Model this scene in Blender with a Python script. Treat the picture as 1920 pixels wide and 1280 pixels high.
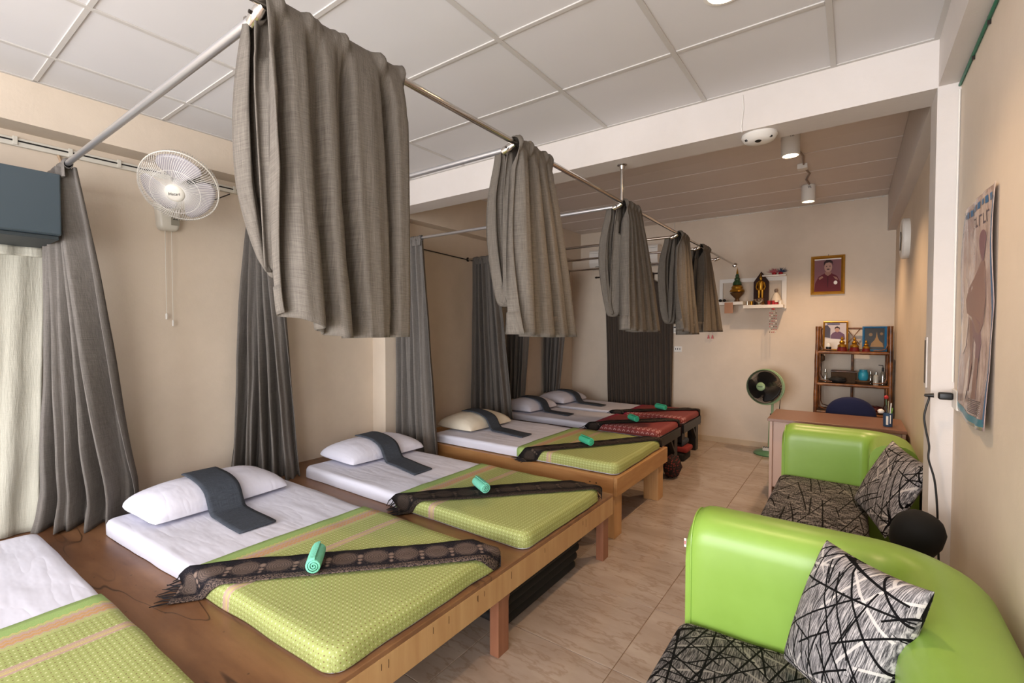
import bpy, bmesh, math, random
from mathutils import Vector, Matrix, noise
from math import sin, cos, pi, radians, sqrt
for o in list(bpy.data.objects): bpy.data.objects.remove(o, do_unlink=True)
S = bpy.context.scene
COL = S.collection
rnd = random.Random(7)

# ------------------------------------------------------------------ camera
cam = bpy.data.cameras.new('camera'); cam_o = bpy.data.objects.new('camera', cam); COL.objects.link(cam_o)
cam.sensor_fit = 'HORIZONTAL'; cam.sensor_width = 36.0
cam.lens = 905.4 / 1920 * 36.0
cam.shift_x = (960 - 903.4) / 1920
cam.clip_start = 0.02
cam_o.location = (0, 0, 1.54)
cam_o.rotation_euler = (radians(90 - 1.461), radians(0.028), radians(37.572))
S.camera = cam_o

# ------------------------------------------------------------------ world, lights, exposure
W = bpy.data.worlds.new('world'); S.world = W; W.use_nodes = True
W.node_tree.nodes['Background'].inputs[0].default_value = (0.80, 0.88, 1.0, 1)
W.node_tree.nodes['Background'].inputs[1].default_value = 1.0
def area(name, loc, rot, sx, sy, e, col):
    l = bpy.data.lights.new(name, 'AREA'); l.shape = 'RECTANGLE'; l.size = sx; l.size_y = sy
    l.energy = e; l.color = col
    o = bpy.data.objects.new(name, l); COL.objects.link(o); o.location = loc; o.rotation_euler = rot
    return o
# daylight through the glazed shop front behind the camera
area('daylight', (-1.55, -3.55, 1.30), (radians(90), 0, 0), 3.5, 2.4, 280, (0.985, 0.985, 1.0))
area('fill_side', (.62, -1.9, 1.55), (radians(90), 0, radians(90)), 1.9, 1.4, 75, (1.0, 0.98, 0.96))   # added fill for the left wall, through an added, unseen side window
def spot(name, loc, e, col, ang=110, blend=.6, r=.04):
    l = bpy.data.lights.new(name, 'SPOT'); l.energy = e; l.color = col
    l.spot_size = radians(ang); l.spot_blend = blend; l.shadow_soft_size = r
    o = bpy.data.objects.new(name, l); COL.objects.link(o); o.location = loc
    return o
WARM = (1.0, 0.66, 0.38)
vs = S.view_settings
vs.view_transform = 'Standard'; vs.look = 'None'; vs.exposure = 0.52; vs.gamma = 1.0
try: vs.use_curve_mapping = False
except Exception: pass

# ------------------------------------------------------------------ materials
def srgb(r, g, b):
    f = lambda c: (c/255/12.92 if c/255 <= .04045 else ((c/255+.055)/1.055)**2.4)
    return (f(r), f(g), f(b), 1)
class NT:
    def __init__(s, name):
        s.m = bpy.data.materials.new(name); s.m.use_nodes = True
        s.t = s.m.node_tree; s.b = s.t.nodes['Principled BSDF']
    def n(s, typ, **kw):
        nd = s.t.nodes.new(typ)
        for k, v in kw.items():
            if k.startswith('i_'):
                key = k[2:]; key = int(key) if key.isdigit() else key.replace('_', ' ')
                nd.inputs[key].default_value = v
            else: setattr(nd, k, v)
        return nd
    def l(s, a, b): s.t.links.new(a, b)
    def coord(s, kind='Object'): return s.n('ShaderNodeTexCoord').outputs[kind]
    def mapv(s, vec, sc=(1,1,1), loc=(0,0,0), rot=(0,0,0)):
        m = s.n('ShaderNodeMapping'); m.inputs['Scale'].default_value = sc
        m.inputs['Location'].default_value = loc; m.inputs['Rotation'].default_value = rot
        s.l(vec, m.inputs['Vector']); return m.outputs[0]
    def noise(s, vec, scale=5, detail=3, rough=.5, out='Fac'):
        nd = s.n('ShaderNodeTexNoise'); nd.inputs['Scale'].default_value = scale
        nd.inputs['Detail'].default_value = detail; nd.inputs['Roughness'].default_value = rough
        if vec is not None: s.l(vec, nd.inputs['Vector'])
        return nd.outputs[out]
    def ramp(s, fac, stops, interp='LINEAR'):
        r = s.n('ShaderNodeValToRGB'); cr = r.color_ramp; cr.interpolation = interp
        while len(cr.elements) < len(stops): cr.elements.new(.5)
        for e, (p, c) in zip(cr.elements, stops): e.position = p; e.color = c if len(c) == 4 else (*c, 1)
        s.l(fac, r.inputs[0]); return r.outputs[0]
    def mix(s, fac, a, b, mode='MIX'):
        m = s.n('ShaderNodeMix', data_type='RGBA', blend_type=mode)
        for sock, v in ((m.inputs[0], fac), (m.inputs[6], a), (m.inputs[7], b)):
            if hasattr(v, 'node'): s.l(v, sock)
            else: sock.default_value = v
        return m.outputs[2]
    def math(s, op, a, b=0, c=0, clamp=False):
        m = s.n('ShaderNodeMath', operation=op, use_clamp=clamp)
        for i, v in enumerate((a, b, c)):
            if hasattr(v, 'node'): s.l(v, m.inputs[i])
            else: m.inputs[i].default_value = v
        return m.outputs[0]
    def sep(s, vec):
        x = s.n('ShaderNodeSeparateXYZ'); s.l(vec, x.inputs[0]); return x.outputs
    def comb(s, x, y, z=0):
        c = s.n('ShaderNodeCombineXYZ')
        for i, v in enumerate((x, y, z)):
            if hasattr(v, 'node'): s.l(v, c.inputs[i])
            else: c.inputs[i].default_value = v
        return c.outputs[0]
    def color(s, c):
        if hasattr(c, 'node'): s.l(c, s.b.inputs['Base Color'])
        else: s.b.inputs['Base Color'].default_value = c
    def bump(s, h, strength=.2, dist=.01):
        b = s.n('ShaderNodeBump'); b.inputs['Strength'].default_value = strength; b.inputs['Distance'].default_value = dist
        s.l(h, b.inputs['Height']); s.l(b.outputs[0], s.b.inputs['Normal'])
    def set(s, **kw):
        for k, v in kw.items():
            k = k.replace('_', ' ')
            if k in s.b.inputs: s.b.inputs[k].default_value = v
        return s
def plain(name, col, rough=.5, metal=0.0, var=0.06, sc=8, bump=0.0, spec=.5):
    t = NT(name); v = t.coord('Object')
    nz = t.noise(v, sc, 4)
    c2 = tuple(max(0, min(1, x*(1-var*2))) for x in col[:3]) + (1,)
    t.color(t.mix(nz, col, c2)); t.set(Roughness=rough, Metallic=metal)
    t.b.inputs['Specular IOR Level'].default_value = spec
    if bump: t.bump(t.noise(v, sc*6, 4), bump, .005)
    return t.m
def wall_mat(name, col, stain=.10):
    t = NT(name); v = t.coord('Object')
    a = t.noise(v, 1.3, 5, .6); b = t.noise(v, 14, 5, .6)
    dark = tuple(x*(1-stain) for x in col[:3]) + (1,)
    c = t.mix(t.ramp(a, [(.42, (0,0,0)), (.68, (1,1,1))]), col, dark)
    c = t.mix(t.math('MULTIPLY', b, .10), c, srgb(170, 150, 120))
    t.color(c); t.set(Roughness=.62); t.b.inputs['Specular IOR Level'].default_value = .3
    t.bump(t.noise(t.mapv(v, (1, 1, 1)), 30, 6, .7), .12, .01)
    return t.m
M = {}
M['wall'] = wall_mat('wall_paint', srgb(221, 206, 189))
M['beam'] = wall_mat('beam_paint', srgb(216, 209, 205), .05)
M['panel'] = plain('ceiling_panel', srgb(217, 215, 216), .7, var=.03, sc=3, spec=.2)
M['tbar'] = plain('ceiling_bar', srgb(198, 194, 190), .5, var=.02)
M['board'] = plain('ceiling_board', srgb(222, 212, 206), .55, var=.05, sc=3)
M['grout'] = plain('grout', srgb(150, 122, 98), .8)
M['white'] = plain('white_plastic', srgb(232, 228, 222), .4, var=.02)
M['ivory'] = plain('ivory_plastic', srgb(216, 211, 200), .35, var=.03)
M['black'] = plain('black_plastic', srgb(18, 17, 18), .45, var=.1)
M['blackfab'] = plain('black_fabric', srgb(26, 23, 22), .8, var=.2, sc=20)
M['chrome'] = plain('chrome', srgb(205, 200, 195), .12, 1.0, var=.02)
M['alu'] = plain('brushed_aluminium', srgb(200, 200, 204), .34, .9, var=.03)
M['darkmetal'] = plain('dark_metal', srgb(60, 54, 50), .4, .8)
M['gold'] = plain('gold_leaf', srgb(196, 146, 52), .32, .85, var=.2, sc=40)
M['goldframe'] = plain('gilt_frame', srgb(190, 138, 50), .38, .6, var=.18, sc=30)
M['desk'] = plain('pink_laminate', srgb(200, 166, 150), .4, var=.04, sc=5)
M['desktop'] = plain('desk_top_laminate', srgb(134, 94, 74), .35, var=.06, sc=5)
M['bluefab'] = plain('navy_fabric', srgb(16, 24, 66), .85, var=.1)
M['redlac'] = plain('red_lacquer', srgb(110, 22, 24), .35, var=.15)
M['glassy'] = plain('pale_glass', srgb(170, 172, 168), .1, var=.05)
M['teal'] = plain('teal_plastic', srgb(40, 150, 180), .4, var=.06)
M['bluefr'] = plain('blue_frame', srgb(28, 100, 150), .45, var=.05)
M['pink'] = plain('pink_tassel', srgb(200, 110, 120), .8)
M['crimson'] = plain('crimson', srgb(170, 30, 40), .5)
M['silver'] = plain('silverware', srgb(200, 196, 186), .2, .9)
M['darkred'] = plain('dark_red_wood', srgb(72, 24, 20), .4, var=.25, sc=6)
M['blackwood'] = plain('black_wood', srgb(26, 20, 18), .4, var=.2, sc=6)
M['greenpl'] = plain('sage_plastic', srgb(150, 178, 134), .35, var=.04)
M['greendk'] = plain('green_plastic', srgb(88, 134, 96), .35, var=.05)
M['greenwire'] = plain('green_wire', srgb(24, 110, 84), .4)
M['basket'] = plain('basket_weave', srgb(88, 62, 36), .8, var=.3, sc=60)
M['blueprint'] = plain('blue_folded_cloth', srgb(62, 70, 84), .85, var=.3, sc=40)
M['redcloth'] = plain('red_folded_cloth', srgb(150, 48, 44), .85, var=.2, sc=30)
M['tvblue'] = plain('slate_blue_panel', srgb(66, 78, 86), .3, var=.12, sc=2)
def emis(name, col, st):
    m = bpy.data.materials.new(name); m.use_nodes = True; b = m.node_tree.nodes['Principled BSDF']
    b.inputs['Base Color'].default_value = col; b.inputs['Emission Color'].default_value = col
    b.inputs['Emission Strength'].default_value = st; return m
M['bulb'] = emis('lamp_lens', (1, .78, .5, 1), 14)
def marble():
    t = NT('marble_tile'); v = t.coord('Object')
    oi = t.n('ShaderNodeObjectInfo')
    off = t.n('ShaderNodeVectorMath', operation='ADD'); t.l(v, off.inputs[0])
    sc = t.n('ShaderNodeVectorMath', operation='SCALE'); sc.inputs['Scale'].default_value = 40
    t.l(t.comb(oi.outputs['Random'], oi.outputs['Random'], 0), sc.inputs[0]); t.l(sc.outputs[0], off.inputs[1])
    w = t.mapv(off.outputs[0], (.9, 2.4, 1), rot=(0, 0, .75))
    a = t.noise(w, 1.6, 8, .62); b = t.noise(t.mapv(off.outputs[0], (1.0, 3.2, 1), rot=(0, 0, .9)), 2.2, 5, .6)
    c = t.ramp(a, [(.3, srgb(160, 142, 129)), (.5, srgb(174, 157, 144)), (.7, srgb(188, 173, 161))])
    c = t.mix(t.ramp(b, [(.47, (0,0,0)), (.5, (.5,.5,.5)), (.53, (0,0,0))]), c, srgb(140, 116, 98))
    t.color(c); t.set(Roughness=.13); return t.m
M['marble'] = marble()
def wood(name, c1, c2, axis='x', sc=1.0, rough=.42, dark=None):
    t = NT(name); v = t.coord('Object')
    s = {'x': (1.2, 14, 14), 'y': (14, 1.2, 14), 'z': (14, 14, 1.2)}[axis]
    a = t.noise(t.mapv(v, tuple(k*sc for k in s)), 1.6, 6, .6)
    b = t.noise(v, 2.2*sc, 4, .6)
    c = t.mix(t.ramp(a, [(.3, (0,0,0)), (.72, (1,1,1))]), c1, c2)
    c = t.mix(t.ramp(b, [(.45, (0,0,0)), (.75, (.7,.7,.7))]), c, dark or c2)
    t.color(c); t.set(Roughness=rough); t.bump(a, .08, .004); return t.m
M['ply'] = None
M['oak'] = wood('light_hardwood', srgb(196, 150, 98), srgb(162, 112, 66), 'x')
M['oaky'] = wood('light_hardwood_front', srgb(198, 154, 104), srgb(168, 120, 74), 'y')
M['oakz'] = wood('light_hardwood_post', srgb(206, 162, 112), srgb(176, 128, 80), 'z')
M['fascia'] = wood('plywood_edge', srgb(198, 160, 114), srgb(176, 134, 90), 'z', .7)
M['redleg'] = wood('reddish_leg_wood', srgb(160, 110, 84), srgb(136, 86, 62), 'z')
def plywood():
    t = NT('worn_plywood'); v = t.coord('Object')
    a = t.noise(t.mapv(v, (1.6, 9, 1)), 1.6, 6, .62); b = t.noise(t.mapv(v, (.7, 1.6, 1)), 2.6, 5, .6)
    c = t.mix(t.ramp(a, [(.3, (0,0,0)), (.75, (1,1,1))]), srgb(146, 106, 74), srgb(122, 84, 56))
    c = t.mix(t.ramp(b, [(.42, (0,0,0)), (.66, (.8,.8,.8))]), c, srgb(102, 66, 44))
    # old water stains: thin dark contour lines
    w = t.noise(t.mapv(v, (.55, 2.6, 1)), 2.3, 2, .5)
    ln = t.math('ABSOLUTE', t.math('SUBTRACT', w, .53))
    ln2 = t.ramp(ln, [(0, (.8,.8,.8)), (.006, (.5,.5,.5)), (.010, (0,0,0))])
    msk = t.ramp(t.noise(t.mapv(v, (1,1.4,1)), 2.0, 2), [(.46, (0,0,0)), (.56, (1,1,1))])
    c = t.mix(t.math('MULTIPLY', ln2, msk), c, srgb(46, 26, 16))
    sp = t.n('ShaderNodeTexVoronoi'); sp.inputs['Scale'].default_value = 16; t.l(v, sp.inputs['Vector'])
    c = t.mix(t.ramp(sp.outputs['Distance'], [(.05, (.6,.6,.6)), (.09, (0,0,0))]), c, srgb(50, 30, 18))
    t.color(c); t.set(Roughness=.34); return t.m
M['ply'] = plywood()
def linen(name, c1, c2, uvs=1.0):
    t = NT(name); v = t.coord('UV')
    h = t.noise(t.mapv(v, (18*uvs, 420*uvs, 1)), 1, 4, .7); k = t.noise(t.mapv(v, (420*uvs, 14*uvs, 1)), 1, 4, .7)
    w = t.math('ADD', t.math('MULTIPLY', h, .5), t.math('MULTIPLY', k, .5))
    big = t.noise(t.mapv(v, (6, 3, 1)), 1.5, 4, .6)
    c = t.mix(t.ramp(w, [(.36, (0,0,0)), (.64, (1,1,1))]), c1, c2)
    c = t.mix(t.math('MULTIPLY', big, .35), c, tuple(x*.72 for x in c1[:3]) + (1,))
    t.color(c); t.set(Roughness=.9); t.b.inputs['Specular IOR Level'].default_value = .15
    cr = t.noise(t.mapv(v, (26, 5, 1)), 1, 4, .6)
    t.bump(t.math('ADD', t.math('MULTIPLY', w, .35), t.math('MULTIPLY', cr, .9)), .5, .012)
    return t.m
M['linen'] = linen('grey_linen', srgb(90, 84, 78), srgb(128, 121, 113))
M['curtain'] = linen('grey_curtain', srgb(96, 91, 87), srgb(130, 124, 119))
M['darkcurtain'] = linen('charcoal_curtain', srgb(66, 58, 52), srgb(92, 82, 74))
M['whitecloth'] = linen('off_white_cloth', srgb(172, 169, 157), srgb(188, 185, 172), .6)
M['greytowel'] = linen('slate_towel', srgb(48, 52, 60), srgb(88, 94, 104), 1.2)
def sheet(name, col):
    t = NT(name); v = t.coord('Object')
    a = t.noise(t.mapv(v, (1.6, 7.5, 3), rot=(0, 0, .35)), 1.2, 2.5, .5)
    b = t.noise(t.mapv(v, (2, 3.5, 3), rot=(0, 0, -.3)), 2.0, 3, .5)
    t.color(col); t.set(Roughness=.75); t.b.inputs['Specular IOR Level'].default_value = .2
    r = t.math('ABSOLUTE', t.math('SUBTRACT', a, .5))
    t.bump(t.math('ADD', t.math('MULTIPLY', r, .8), t.math('MULTIPLY', b, .5)), .42, .03); return t.m
M['sheet'] = sheet('white_sheet', srgb(216, 216, 230))
M['pillow'] = sheet('white_pillowcase', srgb(218, 217, 231))
M['cream'] = sheet('cream_pillowcase', srgb(224, 214, 196))
def terry(name, col, c2):
    t = NT(name); v = t.coord('Object')
    a = t.noise(v, 160, 3, .6); t.color(t.mix(a, col, c2)); t.set(Roughness=.95)
    t.b.inputs['Specular IOR Level'].default_value = .1
    t.bump(a, .7, .008); return t.m
M['mint'] = terry('mint_towel', srgb(140, 220, 196), srgb(112, 200, 172))
M['mint2'] = terry('emerald_towel', srgb(88, 206, 164), srgb(66, 180, 140))
def cover_green():
    t = NT('green_woven_cover'); uv = t.coord('UV'); x, y, _ = t.sep(uv)
    s = .0235
    def dots(ox, oy, r0, r1):
        px = t.math('SUBTRACT', t.math('FRACT', t.math('ADD', t.math('DIVIDE', x, s), ox)), .5)
        py = t.math('SUBTRACT', t.math('FRACT', t.math('ADD', t.math('DIVIDE', y, s*.8), oy)), .5)
        d = t.math('SQRT', t.math('ADD', t.math('MULTIPLY', px, px), t.math('MULTIPLY', t.math('MULTIPLY', py, py), .7)))
        return t.ramp(d, [(r0, (1,1,1)), (r1, (0,0,0))])
    base = t.mix(t.noise(t.mapv(uv, (300, 300, 1)), 1, 2), srgb(156, 166, 98), srgb(168, 176, 112))
    f = t.mix(t.math('MULTIPLY', dots(0, 0, .07, .14), .85), base, srgb(112, 78, 54))
    f = t.mix(t.math('MULTIPLY', dots(.5, .5, .07, .16), .7), f, srgb(226, 228, 186))
    f = t.mix(t.math('MULTIPLY', dots(.5, 0, .05, .13), .45), f, srgb(120, 120, 66))
    G = srgb(128, 168, 84); O = srgb(182, 132, 76); P = srgb(172, 138, 132); Yl = srgb(186, 170, 100); L = srgb(156, 170, 100)
    zz = t.math('ADD', x, t.math('MULTIPLY', t.math('PINGPONG', y, .011), .9))
    st = t.ramp(zz, [(0, G), (.072, Yl), (.080, L), (.088, P), (.108, O), (.121, P), (.128, O), (.143, P), (.150, L), (.158, Yl), (.163, L)], 'CONSTANT')
    st2 = t.ramp(x, [(0, P), (.288, P), (.298, Yl), (.303, P), (.307, Yl), (.316, P)], 'CONSTANT')
    m1 = t.ramp(x, [(0, (1,1,1)), (.168, (0,0,0))], 'CONSTANT')
    m2 = t.ramp(x, [(0, (0,0,0)), (.283, (1,1,1)), (.327, (0,0,0))], 'CONSTANT')
    wv = t.math('MULTIPLY', t.noise(t.mapv(uv, (700, 90, 1)), 1, 2), .3)
    c = t.mix(m1, f, t.mix(wv, st, srgb(236, 226, 190)))
    c = t.mix(m2, c, t.mix(wv, st2, srgb(236, 226, 190)))
    t.color(c); t.set(Roughness=.6); t.b.inputs['Specular IOR Level'].default_value = .3
    t.bump(t.noise(t.mapv(uv, (260, 260, 1)), 1, 2), .25, .003); return t.m
M['cover'] = cover_green()
def cover_red():
    t = NT('red_woven_cover'); uv = t.coord('UV'); x, y, _ = t.sep(uv)
    base = t.mix(t.noise(t.mapv(uv, (160, 160, 1)), 1, 2), srgb(150, 66, 64), srgb(122, 48, 50))
    s = .05
    px = t.math('SUBTRACT', t.math('FRACT', t.math('DIVIDE', x, s)), .5)
    py = t.math('SUBTRACT', t.math('FRACT', t.math('DIVIDE', y, s)), .5)
    d = t.math('ADD', t.math('ABSOLUTE', px), t.math('ABSOLUTE', py))
    ring = t.ramp(d, [(.0, (.9,.9,.9)), (.1, (0,0,0)), (.22, (0,0,0)), (.26, (1,1,1)), (.34, (1,1,1)), (.38, (0,0,0))])
    band = t.ramp(y, [(0, (1,1,1)), (.11, (1,1,1)), (.115, (0,0,0))], 'CONSTANT')
    gt = t.math('GREATER_THAN', y, -.03)
    c = t.mix(t.math('MULTIPLY', t.math('MULTIPLY', ring, band), gt), base, srgb(232, 190, 190))
    c = t.mix(t.ramp(x, [(0, (1,1,1)), (.05, (0,0,0))], 'CONSTANT'), c, srgb(150, 24, 60))
    t.color(c); t.set(Roughness=.65); return t.m
M['cover_red'] = cover_red()
def scarf(name, dark, light):
    t = NT(name); uv = t.coord('UV'); x, y, _ = t.sep(uv); y = t.math('SUBTRACT', .2, y)
    P = .135
    fx = t.math('SUBTRACT', t.math('FRACT', t.math('DIVIDE', x, P)), .5)
    cx = t.math('MULTIPLY', fx, P); cy = t.math('SUBTRACT', y, .11)
    d = t.math('SQRT', t.math('ADD', t.math('MULTIPLY', cx, cx), t.math('MULTIPLY', cy, cy)))
    rings = t.math('SINE', t.math('MULTIPLY', t.math('ADD', d, t.math('MULTIPLY', t.noise(t.mapv(uv, (60, 60, 1)), 1, 2), .01)), 620))
    rings = t.ramp(rings, [(.1, (0,0,0)), (.5, (.55,.55,.55))])
    inner = t.ramp(d, [(.046, (1,1,1)), (.062, (0,0,0))])
    vo = t.n('ShaderNodeTexVoronoi'); vo.inputs['Scale'].default_value = 1; t.l(t.mapv(uv, (150, 150, 1)), vo.inputs['Vector'])
    sp = t.ramp(vo.outputs['Distance'], [(.2, (1,1,1)), (.4, (0,0,0))])
    burst = t.ramp(d, [(.05, (0,0,0)), (.056, (1,1,1)), (.085, (0,0,0))])
    edge = t.ramp(y, [(0, (1,1,1)), (.03, (1,1,1)), (.038, (0,0,0)), (.5, (0,0,0))])
    wob = t.noise(t.mapv(uv, (130, 130, 1)), 1, 4, .7)
    wobr = t.ramp(wob, [(.46, (0,0,0)), (.56, (1,1,1))])
    # drops between the medallions
    ex = t.math('SUBTRACT', t.math('ABSOLUTE', cx), P/2); drop = None
    for yy_, rr in ((.062, .0075), (.090, .0095), (.122, .0115)):
        ey = t.math('SUBTRACT', y, yy_); q = t.math('SQRT', t.math('ADD', t.math('MULTIPLY', ex, ex), t.math('MULTIPLY', t.math('MULTIPLY', ey, ey), .7)))
        m_ = t.ramp(q, [(rr*.9, (1,1,1)), (rr*1.1, (0,0,0))]); drop = m_ if drop is None else t.math('MAXIMUM', drop, m_)
    c = t.mix(t.math('MULTIPLY', t.math('MULTIPLY', rings, inner), 1.0), dark, light)
    c = t.mix(t.math('MULTIPLY', inner, .35), c, light)
    c = t.mix(t.math('MULTIPLY', t.math('MULTIPLY', sp, burst), .7), c, light)
    c = t.mix(t.math('MULTIPLY', t.math('MULTIPLY', edge, wobr), .9), c, light)
    c = t.mix(t.math('MULTIPLY', drop, .8), c, tuple(min(1, k*1.35) for k in light[:3]) + (1,))
    t.color(c); t.set(Roughness=.8); t.b.inputs['Specular IOR Level'].default_value = .2
    return t.m
M['scarf'] = scarf('paisley_scarf', srgb(24, 22, 30), srgb(126, 108, 98))
M['scarfdk'] = scarf('dark_paisley_scarf', srgb(20, 17, 18), srgb(78, 66, 58))
M['fringe'] = plain('scarf_fringe', srgb(34, 32, 38), .9)
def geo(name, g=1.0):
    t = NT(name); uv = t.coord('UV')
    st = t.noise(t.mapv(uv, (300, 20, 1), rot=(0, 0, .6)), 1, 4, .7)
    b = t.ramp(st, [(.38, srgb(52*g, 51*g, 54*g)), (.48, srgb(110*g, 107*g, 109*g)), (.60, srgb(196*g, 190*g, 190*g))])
    ux, uy, _ = t.sep(uv)
    def wn(a, b=0.0):
        w = t.n('ShaderNodeTexWhiteNoise', noise_dimensions='2D'); t.l(t.comb(a, b), w.inputs['Vector']); return w.outputs['Value']
    def lines(th, sp, wd, ln, keep, k):
        q = t.math('DIVIDE', t.math('ADD', t.math('MULTIPLY', ux, cos(th)), t.math('MULTIPLY', uy, sin(th))), sp)
        al = t.math('SUBTRACT', t.math('MULTIPLY', uy, cos(th)), t.math('MULTIPLY', ux, sin(th)))
        seg0 = t.math('FLOOR', t.math('ADD', t.math('DIVIDE', al, ln), k*.37))
        q = t.math('ADD', q, t.math('MULTIPLY', t.math('MULTIPLY', al, 1/sp), t.math('MULTIPLY', t.math('SUBTRACT', wn(t.math('FLOOR', q), k), .5), .25)))
        row = t.math('FLOOR', q); fr = t.math('SUBTRACT', t.math('FRACT', q), .5)
        d = t.math('ABSOLUTE', t.math('SUBTRACT', fr, t.math('MULTIPLY', t.math('SUBTRACT', wn(row, k+3.3), .5), .6)))
        seg = t.math('FLOOR', t.math('ADD', t.math('DIVIDE', al, ln), t.math('MULTIPLY', wn(row, k+7.7), 5)))
        on = t.math('LESS_THAN', wn(t.math('ADD', t.math('MULTIPLY', row, 13.7), seg), k), keep)
        return t.math('MULTIPLY', t.math('LESS_THAN', d, wd/sp*.5), on)
    c = b
    for th, k in ((.55, 1.), (2.05, 2.), (1.25, 9.)): c = t.mix(t.math('MULTIPLY', lines(th, .10, .009, .14, .5, k), .8), c, srgb(212*g, 206*g, 202*g))
    for th, k in ((.1, 3.), (.85, 4.), (1.6, 5.), (2.35, 6.), (2.8, 7.)): c = t.mix(lines(th, .078, .0066, .17, .70, k), c, srgb(12, 11, 13))
    t.color(c); t.set(Roughness=.9); t.b.inputs['Specular IOR Level'].default_value = .15
    t.bump(st, .3, .004); return t.m
M['geo'] = geo('black_white_geometric_fabric'); M['geoseat'] = geo('shaded_geometric_seat_fabric', .74)  # seat copy of the same fabric, colours darkened for the weaker light there
def vinyl():
    t = NT('lime_vinyl'); v = t.coord('Object')
    n = t.noise(v, 2.4, 4, .6)
    c = t.mix(t.ramp(n, [(.4, (0,0,0)), (.75, (.8,.8,.8))]), srgb(144, 182, 80), srgb(132, 168, 64))
    t.color(c); t.set(Roughness=.36); t.bump(t.noise(v, 500, 2), .06, .001); return t.m
M['vinyl'] = vinyl()
def bamboo():
    t = NT('bamboo'); v = t.coord('Object')
    a = t.noise(v, 14, 4, .6); c = t.ramp(a, [(.3, srgb(58, 32, 16)), (.55, srgb(120, 72, 34)), (.75, srgb(160, 104, 54))])
    t.color(c); t.set(Roughness=.35); return t.m
M['bamboo'] = bamboo()
def poster_paper():
    t = NT('poster_print'); v = t.coord('Object'); n = t.noise(t.mapv(v, (3, 3, 3)), 2, 5, .6)
    c = t.ramp(n, [(.35, srgb(150, 128, 126)), (.6, srgb(190, 170, 160))])
    t.color(c); t.set(Roughness=.22); t.bump(t.noise(t.mapv(v, (1, 6, 1.5)), 3, 4, .5), .6, .02); return t.m
M['poster'] = poster_paper()
def flat(name, r, g, b, rough=.6): 
    if name not in M: M[name] = plain(name, srgb(r, g, b), rough, var=.05)
    return M[name]
def glass_mat():
    t = NT('window_glass'); nt = t.t
    tr = t.n('ShaderNodeBsdfTransparent'); gl = t.n('ShaderNodeBsdfGlossy'); gl.inputs['Roughness'].default_value = .02
    mx = t.n('ShaderNodeMixShader'); mx.inputs[0].default_value = .06
    t.l(tr.outputs[0], mx.inputs[1]); t.l(gl.outputs[0], mx.inputs[2]); t.l(mx.outputs[0], nt.nodes['Material Output'].inputs[0]); return t.m
M['glass'] = glass_mat()
def clearfilm():
    t = NT('clear_glass'); nt = t.t
    tr = t.n('ShaderNodeBsdfTransparent'); tr.inputs[0].default_value = (.86, .88, .86, 1)
    gl = t.n('ShaderNodeBsdfGlossy'); gl.inputs['Roughness'].default_value = .06
    mx = t.n('ShaderNodeMixShader'); mx.inputs[0].default_value = .22
    t.l(tr.outputs[0], mx.inputs[1]); t.l(gl.outputs[0], mx.inputs[2]); t.l(mx.outputs[0], nt.nodes['Material Output'].inputs[0]); return t.m
M['clear'] = clearfilm()

# ------------------------------------------------------------------ geometry helpers
def wloc(p):
    v = Vector((0, 0, 0))
    while p: v += p.location; p = p.parent
    return v
def mk(name, verts, faces, mat, parent=None, uvs=None, smooth=False, solid=0, sub=0, sharp=None):
    me = bpy.data.meshes.new(name); me.from_pydata([tuple(v) for v in verts], [], faces)
    if uvs is not None:
        ul = me.uv_layers.new(name='UVMap')
        for poly in me.polygons:
            for li in poly.loop_indices: ul.data[li].uv = uvs[me.loops[li].vertex_index]
    bm = bmesh.new(); bm.from_mesh(me); bmesh.ops.recalc_face_normals(bm, faces=bm.faces); bm.to_mesh(me); bm.free()
    if smooth:
        for p in me.polygons: p.use_smooth = True
        if sharp: me.set_sharp_from_angle(angle=radians(sharp))
    me.materials.append(mat)
    o = bpy.data.objects.new(name, me); COL.objects.link(o)
    if parent is not None: o.parent = parent; o.location = -wloc(parent)
    if sub: m = o.modifiers.new('sub', 'SUBSURF'); m.levels = sub; m.render_levels = sub
    if solid: m = o.modifiers.new('solid', 'SOLIDIFY'); m.thickness = solid; m.offset = 0
    return o
def tag(o, label=None, cat=None, group=None, kind=None):
    if label: o['label'] = label
    if cat: o['category'] = cat
    if group: o['group'] = group
    if kind: o['kind'] = kind
    return o
def thing(name, label, cat, loc=(0,0,0), group=None):
    o = bpy.data.objects.new(name, None); COL.objects.link(o); o.location = loc; o.empty_display_size = .05
    return tag(o, label, cat, group)
def copy_tree(o, parent=None):
    c = o.copy(); COL.objects.link(c)
    if parent is not None: c.parent = parent
    for ch in list(o.children): copy_tree(ch, c)
    return c
def boxg(lo, hi, bev=0, seg=2):
    bm = bmesh.new(); bmesh.ops.create_cube(bm, size=1)
    for v in bm.verts: v.co = Vector([lo[i] + (v.co[i]+.5)*(hi[i]-lo[i]) for i in range(3)])
    if bev: bmesh.ops.bevel(bm, geom=bm.edges[:], offset=bev, segments=seg, profile=.5, affect='EDGES')
    bm.verts.index_update()
    V = [v.co.copy() for v in bm.verts]; F = [[v.index for v in f.verts] for f in bm.faces]; bm.free()
    return V, F
def box(name, lo, hi, mat, parent=None, bev=0, seg=2, rz=0, piv=None):
    V, F = boxg(lo, hi, bev, seg)
    if rz:
        p = Vector(piv or [(lo[i]+hi[i])/2 for i in range(3)]); R = Matrix.Rotation(rz, 3, 'Z')
        V = [p + R @ (v-p) for v in V]
    return mk(name, V, F, mat, parent, smooth=bev >= .012, sharp=50 if bev >= .012 else None)
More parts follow.
